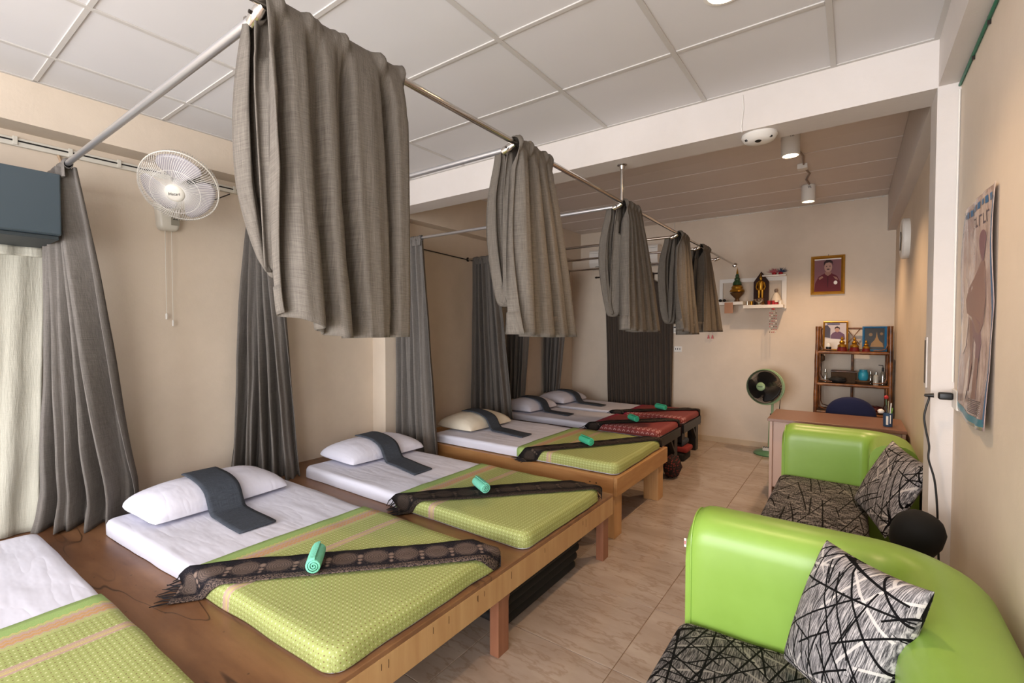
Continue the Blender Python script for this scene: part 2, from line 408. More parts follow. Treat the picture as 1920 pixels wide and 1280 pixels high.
def boxes(name, lst, mat, parent=None, bev=0):
    V, F = [], []
    for lo, hi in lst:
        v, f = boxg(lo, hi, bev); n = len(V); V += v; F += [[i+n for i in q] for q in f]
    return mk(name, V, F, mat, parent)
def frame_pts(pts, closed=False):
    n = len(pts); T = []
    for i in range(n):
        a = pts[(i-1) % n] if (closed or i > 0) else pts[i]; b = pts[(i+1) % n] if (closed or i < n-1) else pts[i]
        T.append((b-a).normalized())
    up = Vector((0, 0, 1)) if abs(T[0].z) < .9 else Vector((1, 0, 0))
    N = [(up - T[0]*up.dot(T[0])).normalized()]
    for i in range(1, n):
        v = N[-1] - T[i]*N[-1].dot(T[i]); N.append(v.normalized())
    return T, N
def tubeg(pts, rad, n=10, closed=False):
    pts = [Vector(p) for p in pts]; T, N = frame_pts(pts, closed); V, F = [], []
    rr = rad if isinstance(rad, (list, tuple)) else [rad]*len(pts)
    for p, t, nn, r in zip(pts, T, N, rr):
        b = t.cross(nn)
        for k in range(n): a = 2*pi*k/n; V.append(p + (nn*cos(a) + b*sin(a))*r)
    m = len(pts)
    for i in range(m if closed else m-1):
        j = (i+1) % m
        for k in range(n): F.append([i*n+k, i*n+(k+1) % n, j*n+(k+1) % n, j*n+k])
    if not closed: F.append(list(range(n))[::-1]); F.append([(m-1)*n+k for k in range(n)])
    return V, F
def tube(name, pts, rad, mat, parent=None, n=10, closed=False):
    V, F = tubeg(pts, rad, n, closed); return mk(name, V, F, mat, parent, smooth=True, sharp=50)
def tubes(name, lst, mat, parent=None, n=6):
    V, F = [], []
    for it in lst:
        v, f = tubeg(it[0], it[1], n, it[2] if len(it) > 2 else False); k = len(V); V += v; F += [[i+k for i in q] for q in f]
    return mk(name, V, F, mat, parent, smooth=True, sharp=50)
def latheg(prof, n=24, loc=(0,0,0), axis=(0,0,1), sx=1, sy=1):
    ax = Vector(axis).normalized(); q = Vector((0,0,1)).rotation_difference(ax); L = Vector(loc); V, F = [], []
    for r, z in prof:
        for k in range(n):
            a = 2*pi*k/n; V.append(L + q @ Vector((r*cos(a)*sx, r*sin(a)*sy, z)))
    m = len(prof)
    for i in range(m-1):
        for k in range(n): F.append([i*n+k, i*n+(k+1) % n, (i+1)*n+(k+1) % n, (i+1)*n+k])
    F.append(list(range(n))[::-1]); F.append([(m-1)*n+k for k in range(n)])
    return V, F
def lathe(name, prof, mat, parent=None, n=24, loc=(0,0,0), axis=(0,0,1), sharp=40, sx=1, sy=1):
    V, F = latheg(prof, n, loc, axis, sx, sy); return mk(name, V, F, mat, parent, smooth=True, sharp=sharp)
def surf(name, nu, nv, fn, mat, parent=None, uvf=None, solid=0, smooth=True, sub=0):
    V, U, F = [], [], []
    for j in range(nv+1):
        for i in range(nu+1):
            u, v = i/nu, j/nv; V.append(Vector(fn(u, v))); U.append(uvf(u, v) if uvf else (u, v))
    for j in range(nv):
        for i in range(nu): a = j*(nu+1)+i; F.append([a, a+1, a+nu+2, a+nu+1])
    return mk(name, V, F, mat, parent, U, smooth, solid, sub)
def text(name, body, size, mat, parent, mtx, depth=.0008):
    cu = bpy.data.curves.new(name, 'FONT'); cu.body = body; cu.size = size; cu.extrude = depth; cu.align_x = 'CENTER'; cu.align_y = 'CENTER'
    cu.shear = .2
    o = bpy.data.objects.new(name, cu); COL.objects.link(o); dg = bpy.context.evaluated_depsgraph_get(); dg.update()
    me = bpy.data.meshes.new_from_object(o.evaluated_get(dg)); bpy.data.objects.remove(o, do_unlink=True)
    me.transform(mtx); me.materials.clear(); me.materials.append(mat)
    r = bpy.data.objects.new(name, me); COL.objects.link(r)
    if parent: r.parent = parent; r.location = -wloc(parent)
    return r
def lerp(a, b, t): return a + (b-a)*t
def interp(tab, s):
    for (s0, v0), (s1, v1) in zip(tab, tab[1:]):
        if s <= s1:
            t = (s-s0)/(s1-s0) if s1 > s0 else 0; t = t*t*(3-2*t) if False else t
            return tuple(lerp(a, b, t) for a, b in zip(v0, v1)) if isinstance(v0, tuple) else lerp(v0, v1, t)
    return tab[-1][1]
def catmull(P, s):
    n = len(P)-1; f = s*n; i = min(int(f), n-1); t = f-i
    p = [P[max(0, i-1)], P[i], P[i+1], P[min(n, i+2)]]
    return tuple(.5*(2*b + (c-a)*t + (2*a-5*b+4*c-d)*t*t + (3*b-a-3*c+d)*t**3) for a, b, c, d in zip(*p))
def st(name, lo, hi, mat, kind='structure', bev=0):
    return tag(box(name, lo, hi, mat, None, bev), kind=kind)
# key planes of the room
XL, XLB, XR, YB, YF = -3.65, -3.47, .365, 7.17, -3.2
ZC, ZCB, ZB = 2.853, 3.06, 2.635
YC0, YC1 = 3.028, 3.256

# ================================================================== STRUCTURE
# floor: tiles of 0.6 m, each its own piece, on a grout bed
fl = tag(box('floor', (XL-.05, YF-.1, -.05), (XR+.05, YB+.05, -.004), M['grout']), kind='structure')
tx = [-.843 + .604*k for k in range(-5, 4)]; ty = [2.657 + .594*k for k in range(-10, 9)]
def cells(cuts, a, b):
    c = [a] + [k for k in cuts if a+.03 < k < b-.03] + [b]; return list(zip(c, c[1:]))
tile_me = {}
def piece(name, lo, hi, mat, parent, bev):
    key = (name,) + tuple(round(hi[i]-lo[i], 3) for i in range(3))
    if key not in tile_me:
        o = box(name, (0, 0, 0), tuple(hi[i]-lo[i] for i in range(3)), mat, None, bev, 1); tile_me[key] = o.data
    else:
        o = bpy.data.objects.new(name, tile_me[key]); COL.objects.link(o)
    o.parent = parent; o.location = Vector(lo) - wloc(parent); return o
for (x0, x1) in cells(tx, XL, XR):
    for (y0, y1) in cells(ty, YF, YB):
        g = .0018
        piece('floor_tile', (x0+g, y0+g, -.012), (x1-g, y1-g, rnd.uniform(-.0004, .0004)*0), M['marble'], fl, .0012)
# walls
wl = st('wall_left', (XL-.12, YF-.1, 0), (XL, YB+.12, 3.2), M['wall'])
wr = tag(boxes('wall_right', [((XR, -.9, 0), (XR+.12, YB+.12, 3.2)), ((XR, YF-.1, 0), (XR+.12, -2.9, 3.2)), ((XR, -2.9, 0), (XR+.12, -.9, .8)), ((XR, -2.9, 2.3), (XR+.12, -.9, 3.2))], M['wall']), kind='structure')
w2 = tag(boxes('added_window', [((XR+.02, -2.9, .8), (XR+.08, -2.85, 2.3)), ((XR+.02, -.95, .8), (XR+.08, -.9, 2.3)), ((XR+.02, -2.85, 2.25), (XR+.08, -.95, 2.3)), ((XR+.02, -2.85, .8), (XR+.08, -.95, .85)), ((XR+.02, -1.925, .85), (XR+.08, -1.875, 2.25))], M['white']), kind='structure')  # unseen window, added with its opening so side light reaches the left wall
for a, b in ((-2.85, -1.925), (-1.875, -.95)): box('pane', (XR+.046, a, .85), (XR+.052, b, 2.25), M['glass'], w2)
wb = st('wall_back', (XL, YB, 0), (XR, YB+.12, 3.2), M['wall'])
wf = tag(boxes('wall_front', [((XL, YF-.12, 0), (-3.35, YF, 3.2)), ((.25, YF-.12, 0), (XR, YF, 3.2)), ((-3.35, YF-.12, 2.55), (.25, YF, 3.2))], M['wall']), kind='structure')
w1 = tag(boxes('window_1', [((-3.35, YF-.09, 0), (-3.29, YF-.03, 2.55)), ((.19, YF-.09, 0), (.25, YF-.03, 2.55)), ((-3.29, YF-.09, 2.49), (.19, YF-.03, 2.55)), ((-3.29, YF-.09, 0), (.19, YF-.03, .06)),
    ((-2.16, YF-.09, .06), (-2.10, YF-.03, 2.49)), ((-1.0, YF-.09, .06), (-.94, YF-.03, 2.49))], M['white']), kind='structure')
for a, b in ((-3.29, -2.16), (-2.10, -1.0), (-.94, .19)): box('pane', (a, YF-.065, .06), (b, YF-.058, 2.49), M['glass'], w1)
# beams and pillars
st('trim_1', (XL, YC0, ZB), (XR, YC1, 3.2), M['beam'])                       # cross beam
st('trim_2', (XL, YF, ZB-.012), (XLB, YC0, 3.2), M['wall'])                  # beam along left wall
st('trim_3', (.29, YF, ZB+.005), (XR, YC0, 3.2), M['beam'])                  # beam along right wall
st('trim_4', (XL, YC1, ZB), (-3.50, YB, 3.2), M['wall'])
st('trim_5', (.29, YC1, ZB+.02), (XR, YB, 3.2), M['beam'])
st('trim_6', (XL, YC0, 0), (XLB, YC1, ZB), M['wall'])                        # left pillar
st('trim_7', (.287, YC0, 0), (XR, YC1, ZB), M['beam'])                       # right pillar
st('baseboard_back', (XL, YB-.008, 0), (XR, YB, .07), wall_mat('skirting_paint', srgb(206, 186, 160), .2))
# suspended ceiling of the front half: panels in a T-bar grid
ce = tag(box('ceiling', (XLB, YF, ZC+.03), (.29, YC0, ZC+.05), M['panel']), kind='structure')
cx = [-1.299 + .6*k for k in range(-4, 4)]; cy = [1.812 + .6*k for k in range(-9, 4)]
for (x0, x1) in cells(cx, XLB, .29):
    for (y0, y1) in cells(cy, YF, YC0):
        piece('ceiling_panel', (x0+.006, y0+.006, ZC+.004), (x1-.006, y1-.006, ZC+.016), M['panel'], ce, .001)
for x in cx:
    if XLB < x < .25: box('ceiling_bar', (x-.012, YF, ZC-.002), (x+.012, YC0, ZC+.006), M['tbar'], ce, .0012, 1)
for y in cy:
    if y < YC0-.1 and y > YF:
        for (x0, x1) in cells(cx, XLB, .29): box('ceiling_bar', (x0+.0125, y-.011, ZC-.001), (x1-.0125, y+.011, ZC+.006), M['tbar'], ce, .0012, 1)
for lo, hi in (((XLB, YF, ZC-.001), (XLB+.02, YC0, ZC+.005)), ((.27, YF, ZC-.001), (.29, YC0, ZC+.005)), ((XLB+.02, YC0-.02, ZC-.001), (.27, YC0, ZC+.005))):
    box('ceiling_edge_strip', lo, hi, M['tbar'], ce)
# boarded ceiling of the back half
cb = tag(box('ceiling_back', (-3.5, YC1, ZCB+.02), (.29, YB, ZCB+.05), M['board']), kind='structure')
y = YC1; k = 0
while y < YB-.02:
    w = min(.302, YB-y)
    piece('ceiling_board', (-3.5, y+.0025, ZCB + (0.003 if k % 2 else 0)), (.29, y+w-.0025, ZCB+.02), M['board'], cb, .003)
    y += .302; k += 1

# ================================================================== LAMPS
def can_lamp(loc, label):
    t = thing('ceiling_spotlight', label, 'lamp', loc, 'surface spotlights of the boarded ceiling'); x, y, z = loc
    lathe('housing', [(.001, 0), (.062, 0), (.064, -.004), (.064, -.168), (.060, -.172), (.054, -.172), (.050, -.150), (.001, -.150)], M['white'], t, 28, loc)
    lathe('lens', [(.001, -.152), (.047, -.152), (.047, -.158), (.001, -.160)], M['bulb'], t, 24, loc)
    for s in (0, 2.1, 4.2):
        for q in range(3):
            a = s + .5 + q*.16; p = Vector((x+cos(a)*.0642, y+sin(a)*.0642, z-.03))
            tube('vent_slot', [p + Vector((0, 0, .012)), p + Vector((-sin(a)*.008, cos(a)*.008, -.012))], .0022, M['black'], t, 5)
    sp = spot('lamp_light', (x, y, z-.20), 62, WARM, 115, .7); return t
can_lamp((-.41, 4.48, ZCB), 'white cylinder spotlight on the boarded ceiling, nearer the beam')
can_lamp((-.40, 6.2, ZCB), 'white cylinder spotlight on the boarded ceiling, nearer the back wall')
jb = thing('junction_box', 'small white junction box between the two ceiling spotlights', 'junction box', (-.395, 5.38, ZCB))
box('body', (-.435, 5.34, ZCB-.045), (-.355, 5.42, ZCB), M['white'], jb, .004)
tag(tube('lamp_cable', [(-.41, 4.55, ZCB-.004), (-.39, 4.9, ZCB-.012), (-.37, 5.1, ZCB-.008), (-.385, 5.335, ZCB-.012)], .008, flat('greycord', 150, 132, 120), None, 6), 'grey cord from the nearer spotlight to the junction box', 'cord')
tag(tube('lamp_cable', [(-.39, 5.425, ZCB-.012), (-.36, 5.7, ZCB-.01), (-.40, 5.9, ZCB-.014), (-.39, 6.13, ZCB-.006)], .008, M['greycord'], None, 6), 'grey cord from the junction box to the farther spotlight', 'cord')
dl = thing('downlight', 'round recessed downlight in the panelled ceiling', 'lamp', (-.421, 2.10, ZC))
lathe('rim', [(.060, .004), (.075, .002), (.075, -.004), (.060, -.006)], M['white'], dl, 32, (-.421, 2.10, ZC+.002))
lathe('lens', [(.001, 0), (.059, 0), (.059, .004), (.001, .004)], M['bulb'], dl, 28, (-.421, 2.10, ZC-.004))
spot('downlight_light', (-.421, 2.10, ZC-.03), 34, WARM, 120, .8)
# fisheye security camera under the beam
sc = thing('security_camera', 'white domed security camera with dark lenses under the cross beam', 'camera', (-.437, 3.135, ZB))
lathe('body', [(.001, 0), (.088, 0), (.09, -.012), (.075, -.036), (.045, -.046), (.001, -.048)], M['white'], sc, 32, (-.437, 3.135, ZB))
for dx, dy in ((-.055, -.045), (.058, -.035)): lathe('lens', [(.001, 0), (.012, 0), (.010, -.007), (.001, -.009)], M['black'], sc, 14, (-.437+dx, 3.135+dy, ZB-.030), (dx, dy, 1))
lathe('lens', [(.001, 0), (.020, 0), (.017, -.008), (.001, -.012)], M['black'], sc, 18, (-.437, 3.095, ZB-.038), (0, .45, 1))
tag(tube('camera_cable', [(-.505, YC0-.004, ZC-.02), (-.50, YC0-.005, ZB+.12), (-.51, YC0-.005, ZB+.03), (-.505, YC0-.006, ZB-.006)], .003, M['white'], None, 6), 'thin white cable running down the beam to the camera', 'cable')

# ================================================================== BEDS
ZP = .43
pf = thing('platform_bed', 'long low plywood sleeping platform on reddish legs carrying three mattresses', 'platform', (-2.4, 1.2, 0))
box('deck', (XL, -.75, ZP-.02), (-1.268, 3.10, ZP), M['ply'], pf, .003)
box('fascia_board', (-1.292, -.75, .293), (-1.268, 3.10, ZP-.0205), M['fascia'], pf, .002)
box('end_board', (XL, 3.075, .293), (-1.2925, 3.10, ZP-.0205), M['oak'], pf, .002)
for y in (-.55, .64, 1.83, 3.02):
    box('leg', (-1.342, y-.025, 0), (-1.292, y+.06, ZP-.021), M['redleg'], pf, .002)
    box('leg', (-3.5, y-.025, 0), (-3.44, y+.06, ZP-.021), M['redleg'], pf, .002)
    box('cross_rail', (-3.44, y, ZP-.09), (-1.3425, y+.045, ZP-.021), M['redleg'], pf)
for y in (.72, 1.89):  # small gusset behind the fascia
    mk('gusset', [(-1.33, y, .41), (-1.33, y, .20), (-1.33, y+.075, .41), (-1.30, y, .41), (-1.30, y, .20), (-1.30, y+.075, .41)], [[0,1,2],[3,5,4],[0,3,4,1],[1,4,5,2],[2,5,3,0]], M['redleg'], pf)
for i in range(14):  # splits in the fascia veneer
    y = rnd.uniform(.9, 3.0); h = rnd.uniform(.02, .05)
    box('veneer_split', (-1.269, y, .39-h), (-1.2674, y+.0025, .39), flat('splitdark', 70, 42, 24), pf)

def bed_frame(name, label, x0, x1, y0, y1, zt, hrail, legs, mats, leg, grp=None):
    t = thing(name, label, 'bed', ((x0+x1)/2, (y0+y1)/2, 0), grp); mx, my, mz, md = mats
    box('deck', (x0+.03, y0+.03, zt-.03), (x1-.03, y1-.03, zt-.004), md, t)
    box('side_rail', (x0, y0, zt-hrail), (x1-.028, y0+.03, zt), mx, t, .004)
    box('side_rail', (x0, y1-.03, zt-hrail), (x1-.028, y1, zt), mx, t, .004)
    box('foot_rail', (x1-.028, y0, zt-hrail), (x1, y1, zt), my, t, .004)
    box('head_rail', (x0, y0+.03, zt-hrail), (x0+.03, y1-.03, zt), my, t, .004)
    for lx in (x1-.03-leg[0], x0+.03):
        for ly in legs: box('leg', (lx, ly, 0), (lx+leg[0], ly+leg[1], zt-.031 if hrail < .3 else zt-hrail), mz, t, .003)
    return t
b3 = bed_frame('wooden_bed', 'light hardwood bed frame with thick square legs beside the platform', -3.62, -1.335, 3.335, 4.53, .46, .135, (3.365, 4.36), (M['oak'], M['oaky'], M['oakz'], M['oaky']), (.13, .14))
for dx in (.16, .21): lathe('bolt_hole', [(.001, 0), (.005, 0), (.005, .002), (.001, .002)], M['black'], b3, 8, (-1.335-dx, 3.334, .40), (0, -1, 0))
b4 = bed_frame('dark_bed', 'dark stained bed frame under the nearer red mattress cover', -3.5, -1.535, 4.92, 5.70, .43, .10, (4.95, 5.56), (M['darkred'], M['blackwood'], M['blackwood'], M['darkred']), (.10, .12), 'dark bed frames')
b5 = bed_frame('dark_bed', 'dark stained bed frame under the red mattress cover nearest the back wall', -3.5, -1.535, 5.83, 6.62, .43, .10, (5.86, 6.48), (M['darkred'], M['blackwood'], M['blackwood'], M['darkred']), (.10, .12), 'dark bed frames')
for t, y in ((b4, 5.56), (b5, 6.48)):
    mk('brace', [(-1.56, y-.16, .33), (-1.56, y-.12, .33), (-1.56, y, .20), (-1.56, y, .16), (-1.60, y-.16, .33), (-1.60, y-.12, .33), (-1.60, y, .20), (-1.60, y, .16)],
       [[0,1,2,3],[7,6,5,4],[0,4,5,1],[1,5,6,2],[2,6,7,3],[3,7,4,0]], M['blackwood'], t)

def drop1(d, r, h):
    """unfold: distance d beyond an edge -> (outward offset, drop)"""
    if d <= -r: return d, 0.0
    a = (d + r)/r
    if a < pi/2: return -r + r*sin(a), r*(1-cos(a))
    return 0.0, min(h, r + (d + r - r*pi/2))
class Pad:
    """mattress lying with head at x0 and foot at x1; near edge y0h..y0f, far edge y1"""
    def __init__(s, x0, x1, y0h, y0f, y1h, y1f, zb, h): s.__dict__.update(locals())
    def fold(s, a, b, off=0., r=.022, h=None, foot=True, head=False, seed=0):
        # a: metres along x measured from x0, b: metres from the near edge on the flat cloth
        h = s.h if h is None else h
        L = s.x1 - s.x0; fa = min(max(a/L, 0), 1); y0 = lerp(s.y0h, s.y0f, fa); y1 = lerp(s.y1h, s.y1f, fa); Wd = y1-y0
        x = s.x0 + a; y = y0 + b; dz = []
        if foot: e, d = drop1(a - L, r, h); x = s.x1 + e + (off if d > 0 else 0); dz.append(d)
        if head:
            e, d = drop1(-a, r, h)
            if d > 0 or a < r: x = s.x0 - e - (off if d > 0 else 0); dz.append(d)
        if b < Wd/2: e, d = drop1(-b, r, h); y = y0 - e - (off if d > 0 else 0); dz.append(d)
        else: e, d = drop1(b - Wd, r, h); y = y1 + e + (off if d > 0 else 0); dz.append(d)
        cr = .055 + off
        for ex, sx in ((s.x1 + off, 1), (s.x0 - off, -1)):
            for ey, sy in ((y0 - off, -1), (y1 + off, 1)):
                cx_, cy_ = ex - sx*cr, ey - sy*cr; qx, qy = (x-cx_)*sx, (y-cy_)*sy
                if qx > 0 and qy > 0:
                    L_ = sqrt(qx*qx+qy*qy); m_ = max(qx, qy)
                    if L_ > 1e-6: x, y = cx_ + sx*qx*m_/L_, cy_ + sy*qy*m_/L_
        d = min(h, max(dz) + .4*min(sorted(dz)[-1], sorted(dz)[-2])) if len(dz) > 1 else min(h, dz[0]); top = s.zb + s.h + off
        wav = noise.noise(Vector((x*3+seed, y*3, 1.7)))*.006 + noise.noise(Vector((x*9, y*9+seed, 4)))*.0022
        if d > .01:
            bl = noise.noise(Vector((x*5+seed, y*5, d*9)))*.007
            x += bl*(1 if x > s.x1-.01 else 0); y += bl*(-1 if b < Wd/2 else 1)*(1 if (y < y0+.02 or y > y1-.02) else 0)
        return (x, y, max(top - d + wav*(1 if d < .004 else .3), s.zb + .003 + off))
    def width(s): return max(s.y1h-s.y0h, s.y1f-s.y0f)
def edgegrid(lo, hi, e0, e1, n, ne=7):
    """parameter list denser near folded ends"""
    out = []
    if e0: out += [lo + e0*i/ne for i in range(ne)]
    a, b = lo + (e0 or 0), hi - (e1 or 0)
    out += [lerp(a, b, i/n) for i in range(n+1)]
    if e1: out += [b + e1*(i+1)/ne for i in range(ne)]
    return out
def padsurf(name, A, B, f, mat, parent):
    V, U, F = [], [], []
    for b in B:
        for a in A: V.append(Vector(f(a, b))); U.append((a, b))
    nu = len(A)
    for j in range(len(B)-1):
        for i in range(nu-1): q = j*nu+i; F.append([q, q+1, q+nu+1, q+nu])
    return V, U, F
def mattress(P, label, group, seed):
    t = thing('mattress', label, 'mattress', ((P.x0+P.x1)/2, (P.y0h+P.y1h)/2, P.zb), group)
    L = P.x1-P.x0; Wd = P.width(); h = P.h
    A = edgegrid(-h-.0, L+h, h+.04, h+.04, 40); B = edgegrid(-h, Wd+h, h+.04, h+.04, 26)
    V, U, F = padsurf('sheet', A, B, lambda a, b: P.fold(a, b, 0, .026, foot=True, head=True, seed=seed), M['sheet'], t)
    mk('fitted_sheet', V, F, M['sheet'], t, U, True)
    box('underside', (P.x0+.03, max(P.y0h, P.y0f)+.03, P.zb+.001), (P.x1-.03, min(P.y1h, P.y1f)-.03, P.zb+.02), M['sheet'], t)
    return t
def bed_cover(P, a0, label, group, mat, seed, name='bed_cover'):
    L = P.x1-P.x0; Wd = P.width(); h = P.h - .004
    A = edgegrid(a0, L+h, 0, h+.04, 30); B = edgegrid(-h, Wd+h, h+.04, h+.04, 26)
    V, U, F = padsurf(name, A, B, lambda a, b: P.fold(a, b, .006, .030, h=h, foot=True, seed=seed), mat, None)
    U = [(u-a0, v) for u, v in U]
    o = mk(name, V, F, mat, None, U, True, solid=.003); return tag(o, label, 'bed cover', group)
def pillow_fn(a, b, h):
    def f(u, v):
        k = 1 - .07*(u*v)**4; x = a*u*(.93 + .07*v*v)*k; y = b*v*(.95 + .05*u*u)*k
        g = max(0, (1-u*u))**.34*max(0, (1-abs(v)**3.2))**.42
        return x, y, h*g
    return f
def pillow(c, a, b, h, rz, label, mat, tilt=.10):
    t = thing('pillow', label, 'pillow', c, 'pillows at the bed heads'); f = pillow_fn(a, b, h); n = 22
    R = Matrix.Rotation(rz, 3, 'Z'); V, U, F = [], [], []
    sgn = lambda k: (abs(k)**.8)*(1 if k > 0 else -1)
    for side in (1, -1):
        for j in range(n+1):
            for i in range(n+1):
                u = sin((i/n-.5)*pi); v = sin((j/n-.5)*pi)
                x, y, z = f(u, v)
                wr = noise.noise(Vector((x*16+c[0]*7, y*9, 3)))*.008*(1-abs(u)**3)*(1-abs(v)**3)
                zz = z*.80 + wr + h*.20 + tilt*(-u)*h*.55*(1-abs(v)*.3) if side > 0 else h*.2 - z*.2*1.0 + tilt*(-u)*h*.55*max(0, 1-3*z/h)
                p = R @ Vector((x, y, 0)); V.append(Vector(c) + Vector((p.x, p.y, max(zz, .001)))); U.append((x, y))
    m = (n+1)**2
    for s in (0, 1):
        for j in range(n):
            for i in range(n): q = s*m + j*(n+1)+i; F.append([q, q+1, q+n+2, q+n+1])
    me = mk('pillowcase', V, F, mat, t, U, True)
    bm = bmesh.new(); bm.from_mesh(me.data); bmesh.ops.remove_doubles(bm, verts=bm.verts, dist=.0008); bmesh.ops.recalc_face_normals(bm, faces=bm.faces); bm.to_mesh(me.data); bm.free()
    for p in me.data.polygons: p.use_smooth = True
    return t
def head_towel(P, c, a, b, h, ya, yb, xs, xe, dy, label, tilt=.10):
    """folded hand towel: over the pillow, down its front, along the mattress; ya..yb at the pillow, shifted by dy at the foot end"""
    zt = P.zb + P.h
    def ztop(x, y):
        u = (x-c[0])/a; v = (y-c[1])/b
        if abs(u) >= 1 or abs(v) >= 1: return zt
        g = (1-u*u)**.34*(1-abs(v)**3.2)**.42
        return max(zt, c[2] + h*(.8*g + .2) + tilt*(-u)*h*.55*(1-abs(v)*.3))
    N = 46; prof = []
    for i in range(N+1):
        x = lerp(xs, xe, i/N); prof.append((x, max(ztop(x+k*.03, (ya+yb)/2) for k in (-1, -.5, 0, .5, 1)) + .009))
    for _ in range(3): prof = [prof[0]] + [(prof[i][0], (prof[i-1][1] + prof[i][1]*2 + prof[i+1][1])/4) for i in range(1, N)] + [prof[-1]]
    s = [0]
    for (x0, z0), (x1, z1) in zip(prof, prof[1:]): s.append(s[-1] + sqrt((x1-x0)**2 + (z1-z0)**2))
    def f(u, v):
        k = u*N; i = min(int(k), N-1); tt = k-i; x = lerp(prof[i][0], prof[i+1][0], tt); z = lerp(prof[i][1], prof[i+1][1], tt)
        y = lerp(ya, yb, v) + dy*u**1.5; dz = max(0, ztop(x, y) + .007 - z)
        return (x, y, z + dz + .002*sin(x*17+y*9))
    o = surf('head_towel', N, 8, f, M['greytowel'], None, lambda u, v: (u*s[-1], v*.2), solid=.009)
    return tag(o, label, 'towel', 'grey towels over the pillows')
def scarf_on(P, p0, p1, w, over0, over1, mat, label, zflat, seed):
    t = thing('sarong_scarf', label, 'scarf', (p0[0], p0[1], P.zb), 'dark scarves laid across the beds')
    d = Vector((p1[0]-p0[0], p1[1]-p0[1])); L = d.length; d /= L; nrm = Vector((d.y, -d.x)); h = P.h + .012
    def place(l, q, lift=0):
        c = Vector(p0) + d*l + nrm*q; x, y = c; Lx = P.x1-P.x0; fa = min(max((x-P.x0)/Lx, 0), 1)
        y0 = lerp(P.y0h, P.y0f, fa) - .010; y1 = lerp(P.y1h, P.y1f, fa) + .010; xf = P.x1 + .010; z = P.zb + P.h + .013; r = .016
        dd = []
        for val, e, sg in ((y0 - y, y0, -1), (y - y1, y1, 1), (x - xf, xf, 0)):
            ex, dr = drop1(val, r, 9)
            if dr > 0:
                hh = h if sg <= 0 or True else h
                flatp = max(0, dr - (z - zflat)) if sg == -1 else 0
                if sg == -1: y = e - ex*1 - flatp if dr < r else e - flatp - .002
                elif sg == 1: y = e + ex if dr < r else e
                else: x = e + ex if dr < r else e
                dd.append(dr)
        drop = max(dd) if dd else 0
        z = max(z - drop, zflat) + lift
        return (x, y, z)
    def f(u, v):
        l = lerp(-over0, L+over1, u); pin = 1 - .18*math.exp(-((l-L*.0)/.12)**2) - .10*noise.noise(Vector((l*5+seed, 1, 1)))
        q = (v-.5)*w*pin + .010*noise.noise(Vector((l*3+seed, 2, 2)))
        lf = .004*abs(sin(v*pi*2.5 + l*2 + seed)) + .003*noise.noise(Vector((l*14, v*6, seed))) + .002
        return place(l, q, lf)
    surf('cloth', 60, 12, f, mat, t, lambda u, v: (u*(L+over0+over1), v*w), solid=.003)
    lst = []
    for e, l0, sg in ((0, -over0, -1), (1, L+over1, 1)):
        for k in range(11):
            q = (k/10-.5)*w*.9; a = place(l0, q, .004); m = place(l0 + sg*.03, q + rnd.uniform(-.01, .01), .005); b = place(l0 + sg*rnd.uniform(.05, .075), q + rnd.uniform(-.02, .02), .004)
            lst.append(([a, m, b], [.003, .0035, .0015]))
    tag(tubes('fringe', lst, M['fringe'], t, 4), kind='stuff'); return t
def rolled_towel(c, ang, Ln, r, mat, label):
    t = thing('rolled_towel', label, 'towel', c, 'rolled green towels on the beds')
    R = Matrix.Rotation(ang, 3, 'Z'); N = 64; turns = 3.1; th = r/turns*.86; sec = []
    for i in range(N+1):
        s = i/N; a = s*turns*2*pi + pi*.35; rr = r*.10 + (r*.90)*s; sec.append((cos(a)*rr, sin(a)*rr))
    # thick spiral: outer and inner edge, swept along the axis with rounded rim
    V, F = [], []; rows = [(-.5, .90), (-.485, .985), (-.44, 1.0), (0, 1.03), (.44, 1.0), (.485, .985), (.5, .90)]
    m = N+1
    for k, sc in rows:
        for off in (0, 1):
            for i, (x, z) in enumerate(sec):
                rad = sqrt(x*x+z*z); q = max(rad - off*th*.62, .001)/rad*sc
                p = R @ Vector((k*Ln + (rad/r)*.0, x*q, 0)); V.append(Vector(c) + Vector((p.x, p.y, z*q + r)))
    for j in range(len(rows)-1):
        for off in (0, 1):
            a = (j*2+off)*m; b = ((j+1)*2+off)*m
            for i in range(N): F.append([a+i, a+i+1, b+i+1, b+i])
        a0, a1, b0, b1 = (j*2)*m+N, (j*2+1)*m+N, ((j+1)*2)*m+N, ((j+1)*2+1)*m+N; F.append([a0, a1, b1, b0])
    for j in (0, len(rows)-1):
        a, b = (j*2)*m, (j*2+1)*m
        for i in range(N): F.append([a+i, a+i+1, b+i+1, b+i])
    mk('roll', V, F, mat, t, None, True, sharp=60); return t
H6 = .08
pads = [Pad(-3.30, -1.29, -.40, -.38, .555, .59, ZP, H6), Pad(-3.22, -1.295, .805, .905, 1.80, 1.80, ZP, H6), Pad(-3.27, -1.285, 2.045, 2.02, 2.91, 2.92, ZP, H6),
        Pad(-3.22, -1.37, 3.385, 3.40, 4.45, 4.44, .46, .078), Pad(-3.45, -1.555, 4.935, 4.935, 5.68, 5.68, .43, .07), Pad(-3.45, -1.555, 5.845, 5.845, 6.60, 6.60, .43, .07)]
nm = ['white mattress cut off at the left edge, nearest the camera', 'white mattress on the platform between the nearest one and the pillar', 'white mattress on the far end of the platform, before the hardwood bed',
      'white mattress on the hardwood bed', 'white mattress on the nearer dark bed', 'white mattress on the dark bed by the back wall']
cn = ['green dotted cover over the mattress cut off at the lower left', 'green dotted cover on the large platform mattress in the foreground', 'green dotted cover on the platform mattress before the hardwood bed',
      'green dotted cover on the hardwood bed', 'red patterned cover on the nearer dark bed', 'red patterned cover on the dark bed by the back wall']
